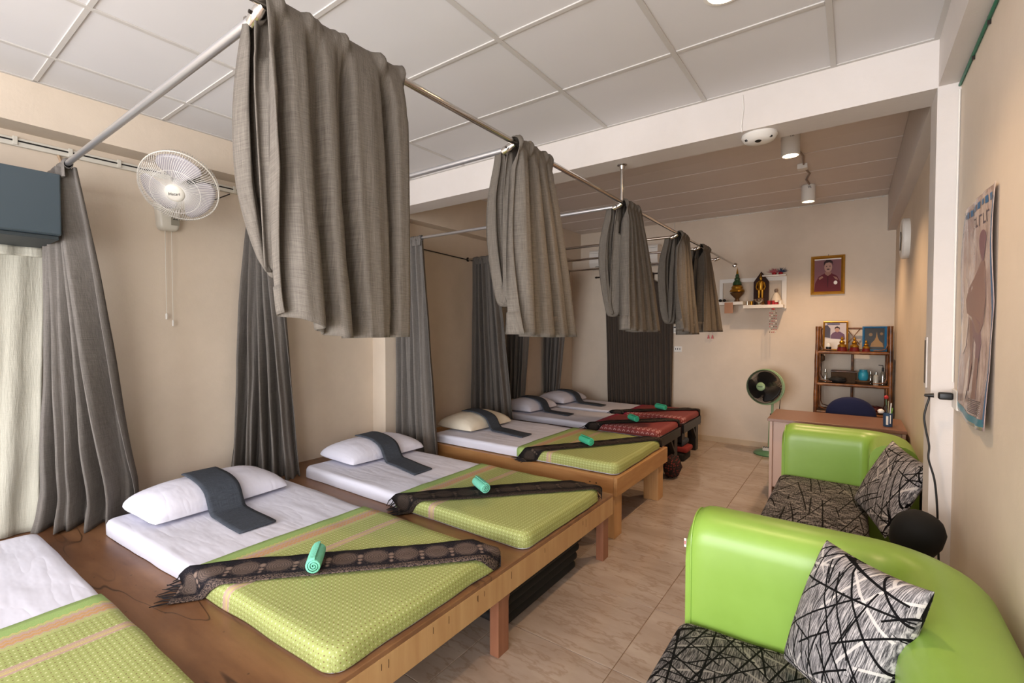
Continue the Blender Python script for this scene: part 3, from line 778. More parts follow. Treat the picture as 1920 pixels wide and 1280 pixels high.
for i, P in enumerate(pads):
    mattress(P, nm[i], 'mattresses', i*3.1)
    bed_cover(P, (-2.235 if i < 4 else -2.28) - P.x0 - (.06 if i == 0 else 0), cn[i], 'mattress covers', M['cover'] if i < 4 else M['cover_red'], i*3.1)
zt = [P.zb+P.h for P in pads]
pil = [None, ((-3.06, 1.29, zt[1]), .225, .405, .155, .06), ((-3.13, 2.60, zt[2]), .235, .385, .145, -.03), ((-3.10, 3.92, zt[3]), .235, .36, .15, -.02), ((-3.33, 5.36, zt[4]), .23, .34, .155, -.03), ((-3.33, 6.24, zt[5]), .23, .36, .15, -.03)]
pn = ['', 'white pillow on the foreground platform mattress', 'white pillow on the platform mattress by the pillar', 'cream pillow on the hardwood bed', 'white pillow on the nearer dark bed', 'white pillow on the dark bed by the back wall']
tn = ['', 'grey towel over the pillow in the foreground', 'grey towel over the pillow by the pillar', 'grey towel over the cream pillow', 'grey towel over the pillow of the nearer dark bed', 'grey towel over the pillow by the back wall']
tw = [None, (1.175, 1.37, -3.17, -2.42, -.02), (2.52, 2.70, -3.27, -2.43, -.14), (3.84, 4.01, -3.22, -2.40, -.12), (5.28, 5.44, -3.42, -2.68, -.12), (6.20, 6.36, -3.42, -2.66, -.12)]
for i in range(1, 6):
    c, a, b, h, rz = pil[i]; pillow(c, a, b, h, rz, pn[i], M['cream'] if i == 3 else M['pillow'])
    ya, yb, xs, xe, dy = tw[i]; head_towel(pads[i], c, a, b, h, ya, yb, xs, xe, dy, tn[i])
sn = ['', 'dark paisley scarf across the foreground mattress', 'dark scarf across the platform mattress before the hardwood bed', 'dark fringed scarf across the hardwood bed', 'black scarf across the nearer dark bed', 'black fringed scarf across the dark bed by the back wall']
sp_ = [None, ((-2.15, .83), (-1.36, 1.73), .205, .135, .15, 'scarf', ZP+.004), ((-2.11, 2.03), (-1.42, 2.84), .20, .13, .17, 'scarfdk', ZP+.004), ((-2.06, 3.40), (-1.44, 4.36), .17, .16, .20, 'scarfdk', .464),
       ((-2.20, 4.95), (-1.65, 5.60), .16, .15, .20, 'scarfdk', .434), ((-2.30, 5.86), (-1.65, 6.52), .16, .13, .30, 'scarfdk', .30)]
for i in range(1, 6): p0, p1, w, o0, o1, m, zf = sp_[i]; scarf_on(pads[i], p0, p1, w, o0, o1, M[m], sn[i], zf, i*1.7)
rn = ['', 'mint rolled towel on the paisley scarf in the foreground', 'mint rolled towel on the scarf before the hardwood bed', 'bright green rolled towel on the hardwood bed', 'green rolled towel on the nearer dark bed', 'green rolled towel on the dark bed by the back wall']
rt = [None, (-1.81, 1.19, 2.40), (-1.845, 2.385, -.54), (-1.80, 3.80, -.62), (-1.93, 5.27, -.75), (-1.93, 6.24, -.55)]
for i in range(1, 6):
    x, y, a = rt[i]; rolled_towel((x, y, zt[i]+.017), a, .165, .036, M['mint'] if i < 3 else M['mint2'], rn[i])

# ================================================================== RAILS
ZR = 2.385
def rx(y): return -1.222 - .042*(y-.6)/6.5
mr = thing('curtain_rail', 'long polished steel curtain rail running the length of the room', 'rail', (rx(3.1), 3.1, ZR))
tube('pipe', [(rx(-3.19), -3.19, ZR), (rx(3.0), 3.0, ZR), (rx(YB), YB-.001, ZR+.005)], .0125, M['chrome'], mr, 16)
lathe('wall_flange', [(.001, 0), (.030, 0), (.030, .006), (.020, .010), (.018, .03), (.001, .03)], M['chrome'], mr, 20, (rx(YB), YB, ZR+.005), (0, -1, 0))
tube('hanger_post', [(rx(3.14), 3.145, ZR+.01), (rx(3.14), 3.145, ZB-.003)], .0125, M['chrome'], mr, 16)
lathe('ceiling_flange', [(.001, 0), (.032, 0), (.032, -.005), (.020, -.010), (.015, -.03), (.001, -.03)], M['chrome'], mr, 20, (rx(3.14), 3.145, ZB))
cr_y = [.665, 1.84, 3.145, 4.47, 5.28, 6.22]
cr_l = ['nearest aluminium cross rail, over the foreground bed', 'second aluminium cross rail, before the beam', 'aluminium cross rail under the hanger post', 'fourth cross rail, over the hardwood bed side', 'fifth cross rail, between the dark beds', 'cross rail nearest the back wall']
for i, y in enumerate(cr_y):
    xe = XLB if i == 2 else XL
    t = thing('cross_rail', cr_l[i], 'rail', (-2.4, y, ZR-.02), 'cross rails'); z = ZR-.022
    tube('pipe', [(xe, y, z+.004), (-2.4, y, z), (rx(y)-.03, y, z)], .0125 if i else .0135, M['alu'] if i < 3 else M['chrome'], t, 14)
    lathe('clamp', [(.001, -.045), (.019, -.045), (.020, -.035), (.020, .0), (.012, .02), (.001, .02)], M['chrome'], t, 16, (rx(y)-.016, y, z+.006), (1, 0, .35))
    lathe('clamp_screw', [(.001, 0), (.005, 0), (.005, .006), (.001, .007)], M['darkmetal'], t, 8, (rx(y)-.03, y-.0195, z), (0, -1, 0))
    lathe('wall_cap', [(.001, 0), (.026, 0), (.026, .006), (.016, .012), (.001, .012)], M['darkmetal'], t, 16, (xe, y, z+.004), (1, 0, 0))
# dark rail and cable along the left wall in the back half
tag(tube('wall_cable', [(XL+.012, 3.40, 2.40), (XL+.012, 4.4, 2.365), (XL+.012, 5.4, 2.34), (XL+.012, 7.0, 2.36)], .006, M['black'], None, 6), 'black cable strung along the left wall behind the beds', 'cable')

# ================================================================== CURTAINS
def fold_profile(u, n, seed):
    a = 2*pi*n*u + 1.1*noise.noise(Vector((u*3.1, seed, 0)))*2
    s = sin(a); return (abs(s)**.75)*(1 if s > 0 else -1)
def curtain(label, T0, T1, B0, B1, zt, zb, nf, at, ab, seed, mat, group, rail_y=None, header=True, waist=None, puddle=.0):
    """pleated panel; T0-T1 top line, B0-B1 bottom line in plan"""
    c = Vector(((T0[0]+T1[0])/2, (T0[1]+T1[1])/2, zb)); t = thing('curtain', label, 'curtain', c, group)
    def f(u, v, h=0):
        w = v if waist is None else v**waist
        p0 = Vector(T0).lerp(Vector(B0), w); p1 = Vector(T1).lerp(Vector(B1), w)
        p = p0.lerp(p1, u); d = (p1-p0).normalized(); n = Vector((d.y, -d.x))
        amp = lerp(at, ab, min(1, v*1.15))*(1 + .5*noise.noise(Vector((u*4, v*2, seed))))
        q = fold_profile(u + .05*v*noise.noise(Vector((u*2, v*1.3, seed+5))), nf, seed)*amp
        q += .38*amp*sin(2*pi*nf*2.37*u + seed*2 + 1.5*v) + .022*v*noise.noise(Vector((u*9, v*5, seed+9)))
        e = .012*noise.noise(Vector((u*7, v*4, seed+3)))*v
        if puddle and v > .86:
            k = (v-.86)/.14; q += puddle*k*k*(.6 + .6*noise.noise(Vector((u*5, k*2, seed+20)))); 
        p = p + n*q + d*e
        z = lerp(zt, zb, v) + .018*noise.noise(Vector((u*6, seed, 2)))*v
        if puddle and v > .90: z += .035*max(0, noise.noise(Vector((u*8, v*20, seed+31))))
        return (max(p.x, XL+.012), p.y, max(z, zb+.003))
    L = (Vector(T1)-Vector(T0)).length*3.2; Hh = zt-zb
    surf('panel', max(60, nf*14), 56, f, mat, t, lambda u, v: (u*L*1.2, v*Hh), solid=.003)
    if header:
        def g(u, v):
            p = Vector(T0).lerp(Vector(T1), u); a = 2*pi*u*nf*2.6 + seed
            r = .019 + .003*sin(a); th = (v*1.0)*2*pi
            d = (Vector(T1)-Vector(T0)).normalized(); n = Vector((d.y, -d.x))
            q = n*(cos(th)*r) ; zz = zt + .012 + sin(th)*r*1.1 + .004*sin(a*1.3)
            return (p.x+q.x, p.y+q.y, zz)
        surf('heading', nf*14, 14, g, mat, t, lambda u, v: (u*L, v*.12), solid=.002)
        def g2(u, v):
            p = Vector(T0).lerp(Vector(T1), u); a = 2*pi*u*nf*2.6 + seed; d = (Vector(T1)-Vector(T0)).normalized(); n = Vector((d.y, -d.x))
            r = .017 + .007*v*sin(a)
            q = n*r; return (p.x+q.x, p.y+q.y, lerp(zt+.01, zt-.055, v))
        surf('heading_tape', nf*14, 6, g2, mat, t, lambda u, v: (u*L, v*.07), solid=.002)
    return t
zc = ZR-.022
CG = 'grey curtains gathered at the left wall'
curtain('grey curtain beside the slate blue cabinet, cropped tall panel', (-3.42, .665), (-3.10, .665), (-3.60, .63), (-3.33, 1.00), zc-.012, ZP, 4, .03, .075, 1.3, M['curtain'], CG, puddle=.12)
curtain('grey curtain between the wall fan and the pillar', (-3.63, 1.84), (-3.30, 1.84), (-3.60, 1.66), (-3.34, 2.06), zc-.012, ZP, 5, .028, .07, 4.1, M['curtain'], CG, puddle=.13)
curtain('grey curtain hanging in front of the left pillar', (-3.44, 3.145), (-3.10, 3.145), (-3.44, 3.16), (-2.98, 3.20), zc-.012, .25, 5, .026, .05, 7.7, M['curtain'], CG)
curtain('grey curtain behind the hardwood bed', (-3.56, 4.47), (-3.24, 4.47), (-3.60, 4.50), (-3.14, 4.66), zc-.012, .47, 5, .026, .05, 9.2, M['curtain'], CG)
curtain('dark grey curtain behind the pillow of the nearer dark bed', (-3.62, 5.28), (-3.26, 5.28), (-3.62, 5.28), (-3.40, 5.32), zc-.012, .62, 5, .026, .045, 12.2, M['curtain'], CG)
curtain('dark grey curtain behind the pillow by the back wall', (-3.62, 6.22), (-3.22, 6.22), (-3.62, 6.22), (-3.40, 6.26), zc-.012, .60, 5, .026, .045, 15.2, M['curtain'], CG)
# curtains thrown over the main rail
def drape(y0, label, y_top, y_hem, z_hem, z_loop, seed, nf=3, w0=.09, hemslant=0.0, xl=-1.338):
    X = rx(y0); t = thing('draped_curtain', label, 'curtain', (X, y0, z_hem), 'grey curtains thrown over the steel rail')
    dx = X + 1.222
    prof = [(-1.315, zc+.012), (xl+.02, zc-.05), (xl-.012, 2.15), (xl-.015, 1.95), (xl+.005, z_loop+.08), (xl+.026, z_loop), (xl+.046, z_loop+.07), (-1.276, 2.0), (-1.256, 2.22), (-1.250, ZR-.02), (-1.226, ZR+.024), (-1.197, ZR-.005), (-1.180, ZR-.12), (-1.168, 2.05), (-1.155, 1.80), (-1.140, z_hem)]
    ks = len(prof)-1
    yt = [(0, (y0-.005, y0+w0)), (.12, (y0+.005, y0+w0*1.6)), (.20, (y0+.01, y0+w0*2.0)), (.34, (y0+.05, y0+w0*2.0+.05)), (.52, (y0+.0, y_top[1]-.06)), (.66, (y_top[0], y_top[1])), (.80, (y_top[0]-.002, y_top[1]+.005)), (1.0, y_hem)]
    def f(u, v, lift=0):   # v along the length, u across
        x, z = catmull(prof, v); ya, yb = interp(yt, v)
        x2, z2 = catmull(prof, min(1, v+.01)); x1, z1 = catmull(prof, max(0, v-.01)); tx_, tz_ = x2-x1, z2-z1; l = sqrt(tx_*tx_+tz_*tz_) or 1
        nx, nz = -tz_/l, tx_/l
        front = max(0, (v-.68)/.32); back = max(0, 1-v/.6)
        amp = .016 + .042*front**.7 + .024*back*min(1, v*6)
        top = math.exp(-((v-.66)/.05)**2); amp *= (1 - .55*top)
        ph = u + .10*noise.noise(Vector((u*2.1, v*3, seed)))
        q = (fold_profile(ph, nf + (2.2 if v < .55 else 0), seed) + .4*sin(2*pi*ph*nf*2.6 + seed*3 + v*4) + .5*noise.noise(Vector((u*3.3 + v*1.4, v*2.4, seed+7))))*amp + .006*noise.noise(Vector((u*8, v*9, seed+2)))
        if v > .70: q = abs(q)*.6 + q*.7
        if .52 < v <= .78: q = max(q, -.004 if v < .62 else 0.0)
        y = lerp(ya, yb, u) + .010*noise.noise(Vector((u*5, v*6, seed+4)))
        if v > .85: z -= hemslant*min(1, u*2.4)*(v-.85)/.15
        s = -1 if v > .66 else 1
        xx, zz = x + dx + nx*(q+lift)*s, z + nz*(q+lift)*s*.35
        if .56 < v < .80:   # over the rail the cloth stays outside the pipe
            wgt = min(1, (v-.56)/.05, (.80-v)/.07); ax, az_ = x + dx - rx(y), z - ZR; rr_ = max(sqrt(ax*ax + az_*az_), 1e-4)
            ro = max(rr_, .022) + .45*abs(q) + lift; xx = lerp(xx, rx(y) + ax/rr_*ro, wgt); zz = lerp(zz, ZR + az_/rr_*ro, wgt)
        return (xx, y, zz)
    Lp = 2.9; Wp = .75
    surf('cloth', 56, 130, f, M['linen'], t, lambda u, v: (u*Wp, v*Lp), solid=.004)
    surf('hem', 56, 4, lambda u, v: f(u, lerp(.972, 1.0, v), .004), M['linen'], t, lambda u, v: (u*Wp, v*.1+.03), solid=.006)
    return t
drape(.66, 'large grey linen curtain thrown over the rail in the foreground', (.655, 1.125), (.685, 1.10), 1.585, 1.70, 2.2, 4, .12, .07)
drape(1.84, 'grey linen curtain thrown over the rail just before the beam', (1.835, 2.14), (1.80, 2.34), 1.52, 1.66, 5.4, 4, .10, .02)
drape(3.145, 'grey linen curtain thrown over the rail at the hanger post', (3.15, 3.45), (3.06, 3.74), 1.54, 1.64, 8.6, 4, .10, .02)
drape(4.47, 'grey linen curtain thrown over the rail, fourth from the front', (4.48, 4.74), (4.40, 4.92), 1.54, 1.60, 11.1, 3, .10, .05)
drape(5.28, 'grey linen curtain thrown over the rail nearest the back wall', (5.29, 5.58), (5.10, 6.02), 1.51, 1.60, 14.4, 3, .10, .0)
# tab-top curtain on the back wall
yb_ = YB-.075
bc = thing('window_curtain', 'charcoal tab-top curtain on a rod at the back wall', 'curtain', (-2.56, yb_, .1))
def fb(u, v):
    x = lerp(lerp(-3.06, -2.98, v), -2.04, u); sag = .035*sin(pi*((u*7) % 1))**2*max(0, 1-v*8)
    return (x, yb_ + .020*fold_profile(u + .01*sin(v*5), 13, 3)*(.5+.5*v) + .006*noise.noise(Vector((u*9, v*5, 8))), lerp(2.26, .12, v) - sag)
surf('panel', 150, 30, fb, M['darkcurtain'], bc, lambda u, v: (u*2.2, v*2.1), solid=.003)
for k in range(8):
    x = lerp(-3.04, -2.06, k/7); pts = [(x, yb_-.004, 2.24), (x, yb_-.018, 2.30), (x, yb_-.016, 2.345), (x, yb_, 2.362), (x, yb_+.016, 2.345), (x, yb_+.018, 2.30), (x, yb_+.004, 2.24)]
    V, F = [], []
    for p in pts: V += [Vector(p)-Vector((.024, 0, 0)), Vector(p)+Vector((.024, 0, 0))]
    for j in range(len(pts)-1): F.append([2*j, 2*j+1, 2*j+3, 2*j+2])
    mk('tab', V, F, M['darkcurtain'], bc, [(v.x, v.z) for v in V], True, solid=.003)
rd = thing('curtain_rod', 'dark curtain rod on brackets above the charcoal curtain', 'rod', (-2.56, yb_, 2.345))
tube('pipe', [(-3.18, yb_, 2.345), (-1.98, yb_, 2.345)], .0095, M['darkmetal'], rd, 12)
for x in (-3.20, -1.965): lathe('finial', [(.001, -.02), (.010, -.018), (.016, 0), (.010, .018), (.001, .02)], M['darkmetal'], rd, 14, (x, yb_, 2.345), (1, 0, 0))
for x in (-2.93, -2.08):
    tube('bracket', [(x, YB-.002, 2.31), (x, YB-.03, 2.315), (x, yb_-.008, 2.325), (x, yb_-.02, 2.345)], .006, M['darkmetal'], rd, 8)
    box('bracket_plate', (x-.012, YB-.005, 2.27), (x+.012, YB, 2.35), M['darkmetal'], rd, .002)
# white cloth under the blue cabinet
wc = thing('hanging_cloth', 'off-white cloth hanging under the slate blue cabinet', 'curtain', (-3.55, .1, ZP))
def fw(u, v):
    y = lerp(-.55, lerp(.655, .60, v), u); a = fold_profile(u + .03*v*sin(u*9), 9, 2.2)
    x = -3.56 + .011*a*(.3+.7*v) + .03*noise.noise(Vector((u*4+v*1.5, v*2, 6)))*v + .010*noise.noise(Vector((u*9+v*3, v*4, 1)))
    return (max(x, XL+.012), y, lerp(1.975, ZP+.004, v))
surf('panel', 130, 40, fw, M['whitecloth'], wc, lambda u, v: (u*2, v*1.6), solid=.003)
surf('top_hem', 60, 4, lambda u, v: (-3.545+.008*sin(u*60), lerp(-.55, .655, u), lerp(1.985, 1.935, v)), M['whitecloth'], wc, lambda u, v: (u*2, v*.05), solid=.006)
for y in (.60, .08): tube('tie', [(-3.545, y, 1.985), (-3.53, y+.01, 2.01), (-3.54, y, 2.03)], .004, M['whitecloth'], wc, 6)
cabn = thing('wall_cabinet', 'slate blue box-like wall cabinet cropped at the left edge', 'cabinet', (-3.4, .05, 1.99))
box('body', (XL, -.75, 2.005), (-3.135, .642, 2.31), M['tvblue'], cabn, .008)
box('door', (-3.1345, -.74, 2.008), (-3.117, .638, 2.305), M['tvblue'], cabn, .006)
box('bottom_rail', (XL+.02, -.74, 1.985), (-3.15, .635, 2.0045), flat('slate_dark', 40, 48, 52), cabn, .004)

# ================================================================== LEFT WALL FITTINGS
ct = thing('cable_trunking', 'ivory cable trunking with dark slot under the left beam', 'trunking', (XL, .6, 2.56))
box('channel', (XL+.001, -1.2, 2.540), (XL+.022, 3.02, 2.585), M['ivory'], ct, .003)
box('cable', (XL+.0215, -1.2, 2.563), (XL+.025, 3.02, 2.571), M['black'], ct)
yy = -1.1
while yy < 2.95:
    box('clip', (XL+.022, yy, 2.544), (XL+.030, yy+.02, 2.590), M['ivory'], ct, .002); yy += .235
tube('drop_cable', [(XL+.012, .735, 2.545), (XL+.014, .75, 2.5), (XL+.012, .755, 2.2)], .008, flat('tancord', 178, 150, 122), ct, 6)
def ring(c, n, r, k, q0=None):
    n = Vector(n).normalized(); e = Vector((0, 0, 1)); a = (e - n*e.dot(n)).normalized(); b = n.cross(a)
    return [Vector(c) + (a*cos(2*pi*i/k) + b*sin(2*pi*i/k))*r for i in range(k)]
def basis(n):
    n = Vector(n).normalized(); e = Vector((0, 0, 1)); a = (e - n*e.dot(n)).normalized(); b = a.cross(n); return n, a, b
def fan_head(t, c, n, R, wires, mw, mhub, mblade, mguard, motor, txt):
    """guard of wires front and back, ring, hub cap, three blades, motor"""
    c = Vector(c); n, a, b = basis(n); V = []
    dirs = [(a*cos(2*pi*i/wires) + b*sin(2*pi*i/wires)) for i in range(wires)]
    fr = []; bk = []
    for d0, i in zip(dirs, range(wires)):
        tw = .35
        def P(rr, zz, sw): 
            ang = 2*pi*i/wires + sw; return c + (a*cos(ang) + b*sin(ang))*rr + n*zz
        fr.append(([P(R*.25, .085, 0), P(R*.55, .080, .16), P(R*.85, .058, .26), P(R*.97, .030, .30), P(R, .006, .30)], mw))
        bk.append(([P(R, -.006, 0), P(R*.97, -.045, 0), P(R*.8, -.075, 0), P(R*.3, -.085, 0)], mw))
    tubes('front_guard', fr, mguard, t, 4); tubes('back_guard', bk, mguard, t, 4)
    tube('guard_ring', ring(c, n, R, 48), mw*3.2, mhub, t, 8, True)
    tubes('guard_hoop', [(ring(c + n*.074, n, R*.62, 40), mw, True), (ring(c - n*.08, n, R*.5, 40), mw, True)], mguard, t, 4)
    lathe('hub_cap', [(.001, .099), (R*.15, .098), (R*.23, .092), (R*.255, .084), (R*.255, .078), (.001, .078)], mhub, t, 32, c, n)
    V, F = [], []
    for k in range(3):
        base = len(V); N1, N2 = 8, 12
        for i in range(N1+1):
            rr = lerp(R*.16, R*.90, i/N1); hw = lerp(.55, .86, sin(i/N1*pi*.75))*(1 if i < N1 else .85)
            for j in range(N2+1):
                ang = 2*pi*k/3 + lerp(-hw, hw, j/N2) + i/N1*.25; V.append(c + (a*cos(ang) + b*sin(ang))*rr + n*(.03*(j/N2-.5)*2*(1-.3*i/N1)))
        for i in range(N1):
            for j in range(N2): q = base + i*(N2+1)+j; F.append([q, q+1, q+N2+2, q+N2+1])
    mk('blades', V, F, mblade, t, None, True, solid=.002)
    lathe('spinner', [(.001, .05), (R*.12, .045), (R*.19, .02), (R*.19, -.03), (.001, -.03)], mblade, t, 24, c, n)
    lathe('motor', [(.001, -.075), (R*.30, -.078), (R*.36, -.10), (R*.34, -.17), (R*.22, -.20), (.001, -.205)], motor, t, 28, c, n)
    m = Matrix((b, a, n)).transposed().to_4x4(); m.translation = c + n*.0995
    text('lettering', txt, R*.115, M['black'], t, m)
az, el = radians(-41), radians(-40); fn = Vector((cos(az)*cos(el), sin(az)*cos(el), sin(el))); fc = Vector((-3.186, 1.195, 2.385))
flt = plain('fan_blade_plastic', srgb(168, 162, 168), .3, var=.03)
wfn = thing('wall_fan', 'white caged wall fan tilted down over the beds', 'fan', (XL, 1.27, 2.26))
fan_head(wfn, fc, fn, .212, 96, .0013, M['ivory'], flt, M['white'], M['darkmetal'], 'Hatari')
tail = fc - fn*.16
tube('neck', [tail, Vector((-3.42, 1.29, 2.40)), Vector((-3.52, 1.29, 2.36)), Vector((-3.58, 1.285, 2.33))], [.035, .032, .034, .04], M['ivory'], wfn, 14)
V, F = boxg((XL, 1.205, 2.19), (XL+.085, 1.355, 2.40), .028, 4)
V = [Vector((v.x, 1.28 + (v.y-1.28)*(1 - .28*max(0, (2.27-v.z)/.08)), v.z)) for v in V]
bd = mk('wall_body', V, F, M['ivory'], wfn, smooth=True, sharp=60)
box('label_plate', (XL+.0855, 1.285, 2.225), (XL+.087, 1.335, 2.285), flat('greyplate', 150, 144, 130), bd, .0005)
box('plate_mark', (XL+.087, 1.296, 2.262), (XL+.0874, 1.326, 2.268), M['black'], bd)
for y, z in ((1.262, 1.645), (1.30, 1.60)):
    tube('pull_cord', [(XL+.05, y, 2.195), (XL+.05, y, z)], .002, M['ivory'], wfn, 5)
    lathe('cord_pull', [(.001, 0), (.006, .002), (.007, .035), (.003, .042), (.001, .042)], M['white'], wfn, 10, (XL+.05, y, z-.04))
tube('cord', [(-3.47, 1.33, 2.40), (-3.55, 1.45, 2.39), (-3.60, 1.52, 2.42), (-3.625, 1.60, 2.47), (XL+.012, 1.70, 2.53)], .004, M['darkmetal'], wfn, 6)
tag(box('picture_panel', (XL, 5.00, 1.49), (XL+.012, 5.11, 1.85), flat('brownpic', 70, 34, 28), None, .002), 'narrow dark red panel on the left wall behind a curtain', 'picture')
tag(lathe('round_ornament', [(.001, 0), (.018, 0), (.022, .012), (.012, .022), (.001, .024)], flat('brownknob', 96, 50, 38), None, 16, (XL, 7.02, 2.41), (1, 0, 0)), 'small brown round ornament high on the left wall near the corner', 'ornament')

# ================================================================== UNDER THE BEDS
bp = thing('folded_mattress', 'black ribbed folded mattress pushed under the platform', 'mattress', (-1.9, 2.38, 0))
def rib(u, v):
    # v around the front profile (bottom to top), u along y
    z = v*.255; s = abs(sin(v*pi*5))**.6*.022 + .03*(v**2)
    y = lerp(2.0 - .02, 2.80 + .10*v, u); e = max(0, abs(u-.5)-.47)/.03
    return (-1.415 + s - .03*e*e, y, z + .002)
surf('front', 40, 40, rib, M['blackfab'], bp, None, solid=.004)
for k in range(5): box('fold', (-2.7, 2.0, .002+k*.052), (-1.41, 2.80+.02*k, .050+k*.052), M['blackfab'], bp, .02)
def dotcloth():
    t = NT('red_dotted_cloth'); v = t.coord('Object'); vo = t.n('ShaderNodeTexVoronoi'); vo.inputs['Scale'].default_value = 42; vo.inputs['Randomness'].default_value = .3; t.l(v, vo.inputs['Vector'])
    t.color(t.mix(t.ramp(vo.outputs['Distance'], [(.28, (1,1,1)), (.4, (0,0,0))]), srgb(24, 10, 10), srgb(116, 38, 32))); t.set(Roughness=.9); return t.m
M['dotcloth'] = dotcloth()
def lump(name, c, r, mat, label, seed, cat='bundle'):
    V, F = latheg([(max(.001, sin(pi*i/14)), -cos(pi*i/14)) for i in range(15)], 26)
    W_ = []
    for v in V:
        d = v.normalized(); k = 1 + .22*noise.noise(d*2.2 + Vector((seed, 0, 0))) + .10*noise.noise(d*6 + Vector((0, seed, 0)))
        W_.append(Vector((c[0] + d.x*r[0]*k, c[1] + d.y*r[1]*k, max(.002, c[2] + d.z*r[2]*k))))
    return tag(mk(name, W_, F, mat, None, None, True), label, cat)
lump('cloth_bundle', (-1.475, 5.16, .115), (.085, .14, .115), M['dotcloth'], 'red dotted cloth bundle on the floor by the nearer dark bed', 3.3)
fs = [('folded_cloth', (-1.86, 5.84, .10), (-1.50, 6.10, .165), M['redcloth'], 'red folded cloth stacked under the far dark bed'), ('folded_cloth', (-1.90, 5.86, .1655), (-1.55, 6.12, .24), M['blueprint'], 'blue-grey printed folded cloth on top of the red one'), ('storage_bag', (-1.92, 5.83, .0), (-1.53, 6.12, .0995), M['blackfab'], 'black bag under the red folded cloth')]
for n_, lo, hi, m_, lb in fs:
    V, F = boxg(lo, hi, .025, 4); V = [v + Vector((0, 0, .012*noise.noise(v*9)))*(1 if v.z > lo[2]+.01 else 0) for v in V]
    tag(mk(n_, V, F, m_, None, None, True), lb, 'cloth' if 'cloth' in n_ else 'bag')

# ================================================================== BACK WALL
ac = thing('air_conditioner', 'white split air conditioner high on the back wall behind the curtains', 'air conditioner', (-2.74, YB, 2.45))
V, F = [], []
prof = [(YB, 2.46), (YB, 2.745), (YB-.19, 2.745), (YB-.21, 2.72), (YB-.215, 2.55), (YB-.19, 2.49), (YB-.10, 2.455)]
for x in (-3.255, -2.215): V += [Vector((x, a, b)) for a, b in prof]
n_ = len(prof); F = [list(range(n_)), list(range(n_, 2*n_))[::-1]] + [[i, (i+1) % n_, n_+(i+1) % n_, n_+i] for i in range(n_)]
mk('casing', V, F, M['white'], ac)
box('outlet', (-3.16, YB-.198, 2.487), (-2.31, YB-.13, 2.50), M['black'], ac); box('louvre', (-3.15, YB-.212, 2.484), (-2.32, YB-.135, 2.490), M['ivory'], ac, .001)
box('panel_line', (-3.25, YB-.2165, 2.70), (-2.22, YB-.2145, 2.704), flat('greyline', 150, 146, 140), ac)
tag(tube('wall_conduit', [(-2.045, YB-.006, ZCB), (-2.045, YB-.006, 1.27)], .005, M['ivory'], None, 6), 'ivory conduit running down the back wall to the switch', 'conduit')
rc = thing('remote_control', 'white remote control in a holder on the back wall', 'remote', (-2.02, YB, 1.50))
box('body', (-2.045, YB-.022, 1.48), (-2.0, YB, 1.585), M['white'], rc, .005); box('screen', (-2.038, YB-.0235, 1.552), (-2.007, YB-.0219, 1.575), M['black'], rc)
for k in range(4): box('button', (-2.036+.016*(k % 2), YB-.0235, 1.52-.018*(k//2)), (-2.026+.016*(k % 2), YB-.0219, 1.528-.018*(k//2)), flat('greybtn', 140, 136, 130), rc)
sw = thing('wall_switch', 'white electrical outlet plate below the remote control', 'outlet', (-1.98, YB, 1.255))
box('plate', (-2.035, YB-.010, 1.215), (-1.925, YB, 1.295), M['white'], sw, .004)
for k in range(3): box('slot', (-2.018+.03*k, YB-.0108, 1.245), (-2.008+.03*k, YB-.0098, 1.270), M['black'], sw)
# string of clips along the ceiling edge
cs = thing('ceiling_cable', 'white cable with bright clips along the top of the back wall', 'cable', (-1.0, YB-.01, ZCB-.02))
tube('cable', [(-1.95, YB-.008, ZCB-.014), (-.8, YB-.008, ZCB-.012), (.28, YB-.008, ZCB-.012)], .004, M['white'], cs, 5)
for k in range(17): lathe('clip', [(.001, 0), (.009, .001), (.007, .008), (.001, .01)], M['white'], cs, 10, (-1.9 + k*.134, YB-.009, ZCB-.016), (0, -1, -.4))
def portrait_frame(x0, x1, z0, z1, y, bw, label, mf, bust, tilt=0.0, name='framed_picture', thick=.025):
    t = thing(name, label, 'picture', ((x0+x1)/2, y, z0)); T = lambda x, z, d: Vector((x, y - d + tilt*(z-z0), z))
    V, F = [], []
    for (a, b, c, d_) in ((x0, x1, z0, z1),):
        o = [(a, c), (b, c), (b, d_), (a, d_)]; i = [(a+bw, c+bw), (b-bw, c+bw), (b-bw, d_-bw), (a+bw, d_-bw)]; m = [((p[0]+q[0])/2, (p[1]+q[1])/2) for p, q in zip(o, i)]
        V = [T(*p, 0) for p in o] + [T(*p, thick*.8) for p in o] + [T(*p, thick) for p in m] + [T(*p, thick*.45) for p in i]
        for r in range(3):
            for k in range(4): F.append([r*4+k, r*4+(k+1) % 4, (r+1)*4+(k+1) % 4, (r+1)*4+k])
        F.append([0, 1, 2, 3])
    mk('frame', V, F, mf, t)
    ix0, ix1, iz0, iz1 = x0+bw, x1-bw, z0+bw, z1-bw; Wd, Hh = ix1-ix0, iz1-iz0
    for k, (nm_, m_, poly) in enumerate(bust):
        V = [T(ix0+u*Wd, iz0+v*Hh, thick*.35+.0006*k) for u, v in poly] + [T(ix0+u*Wd, iz0+v*Hh, thick*.35+.0006*k-.0005) for u, v in poly]
        n = len(poly); F = [list(range(n)), list(range(n, 2*n))[::-1]] + [[i, (i+1) % n, n+(i+1) % n, n+i] for i in range(n)]
        mk(nm_, V, F, m_, t)
    return t
def ell(cx, cy, a, b, n=18): return [(cx+a*cos(2*pi*i/n), cy+b*sin(2*pi*i/n)) for i in range(n)]
R_ = [(0, 0), (1, 0), (1, 1), (0, 1)]
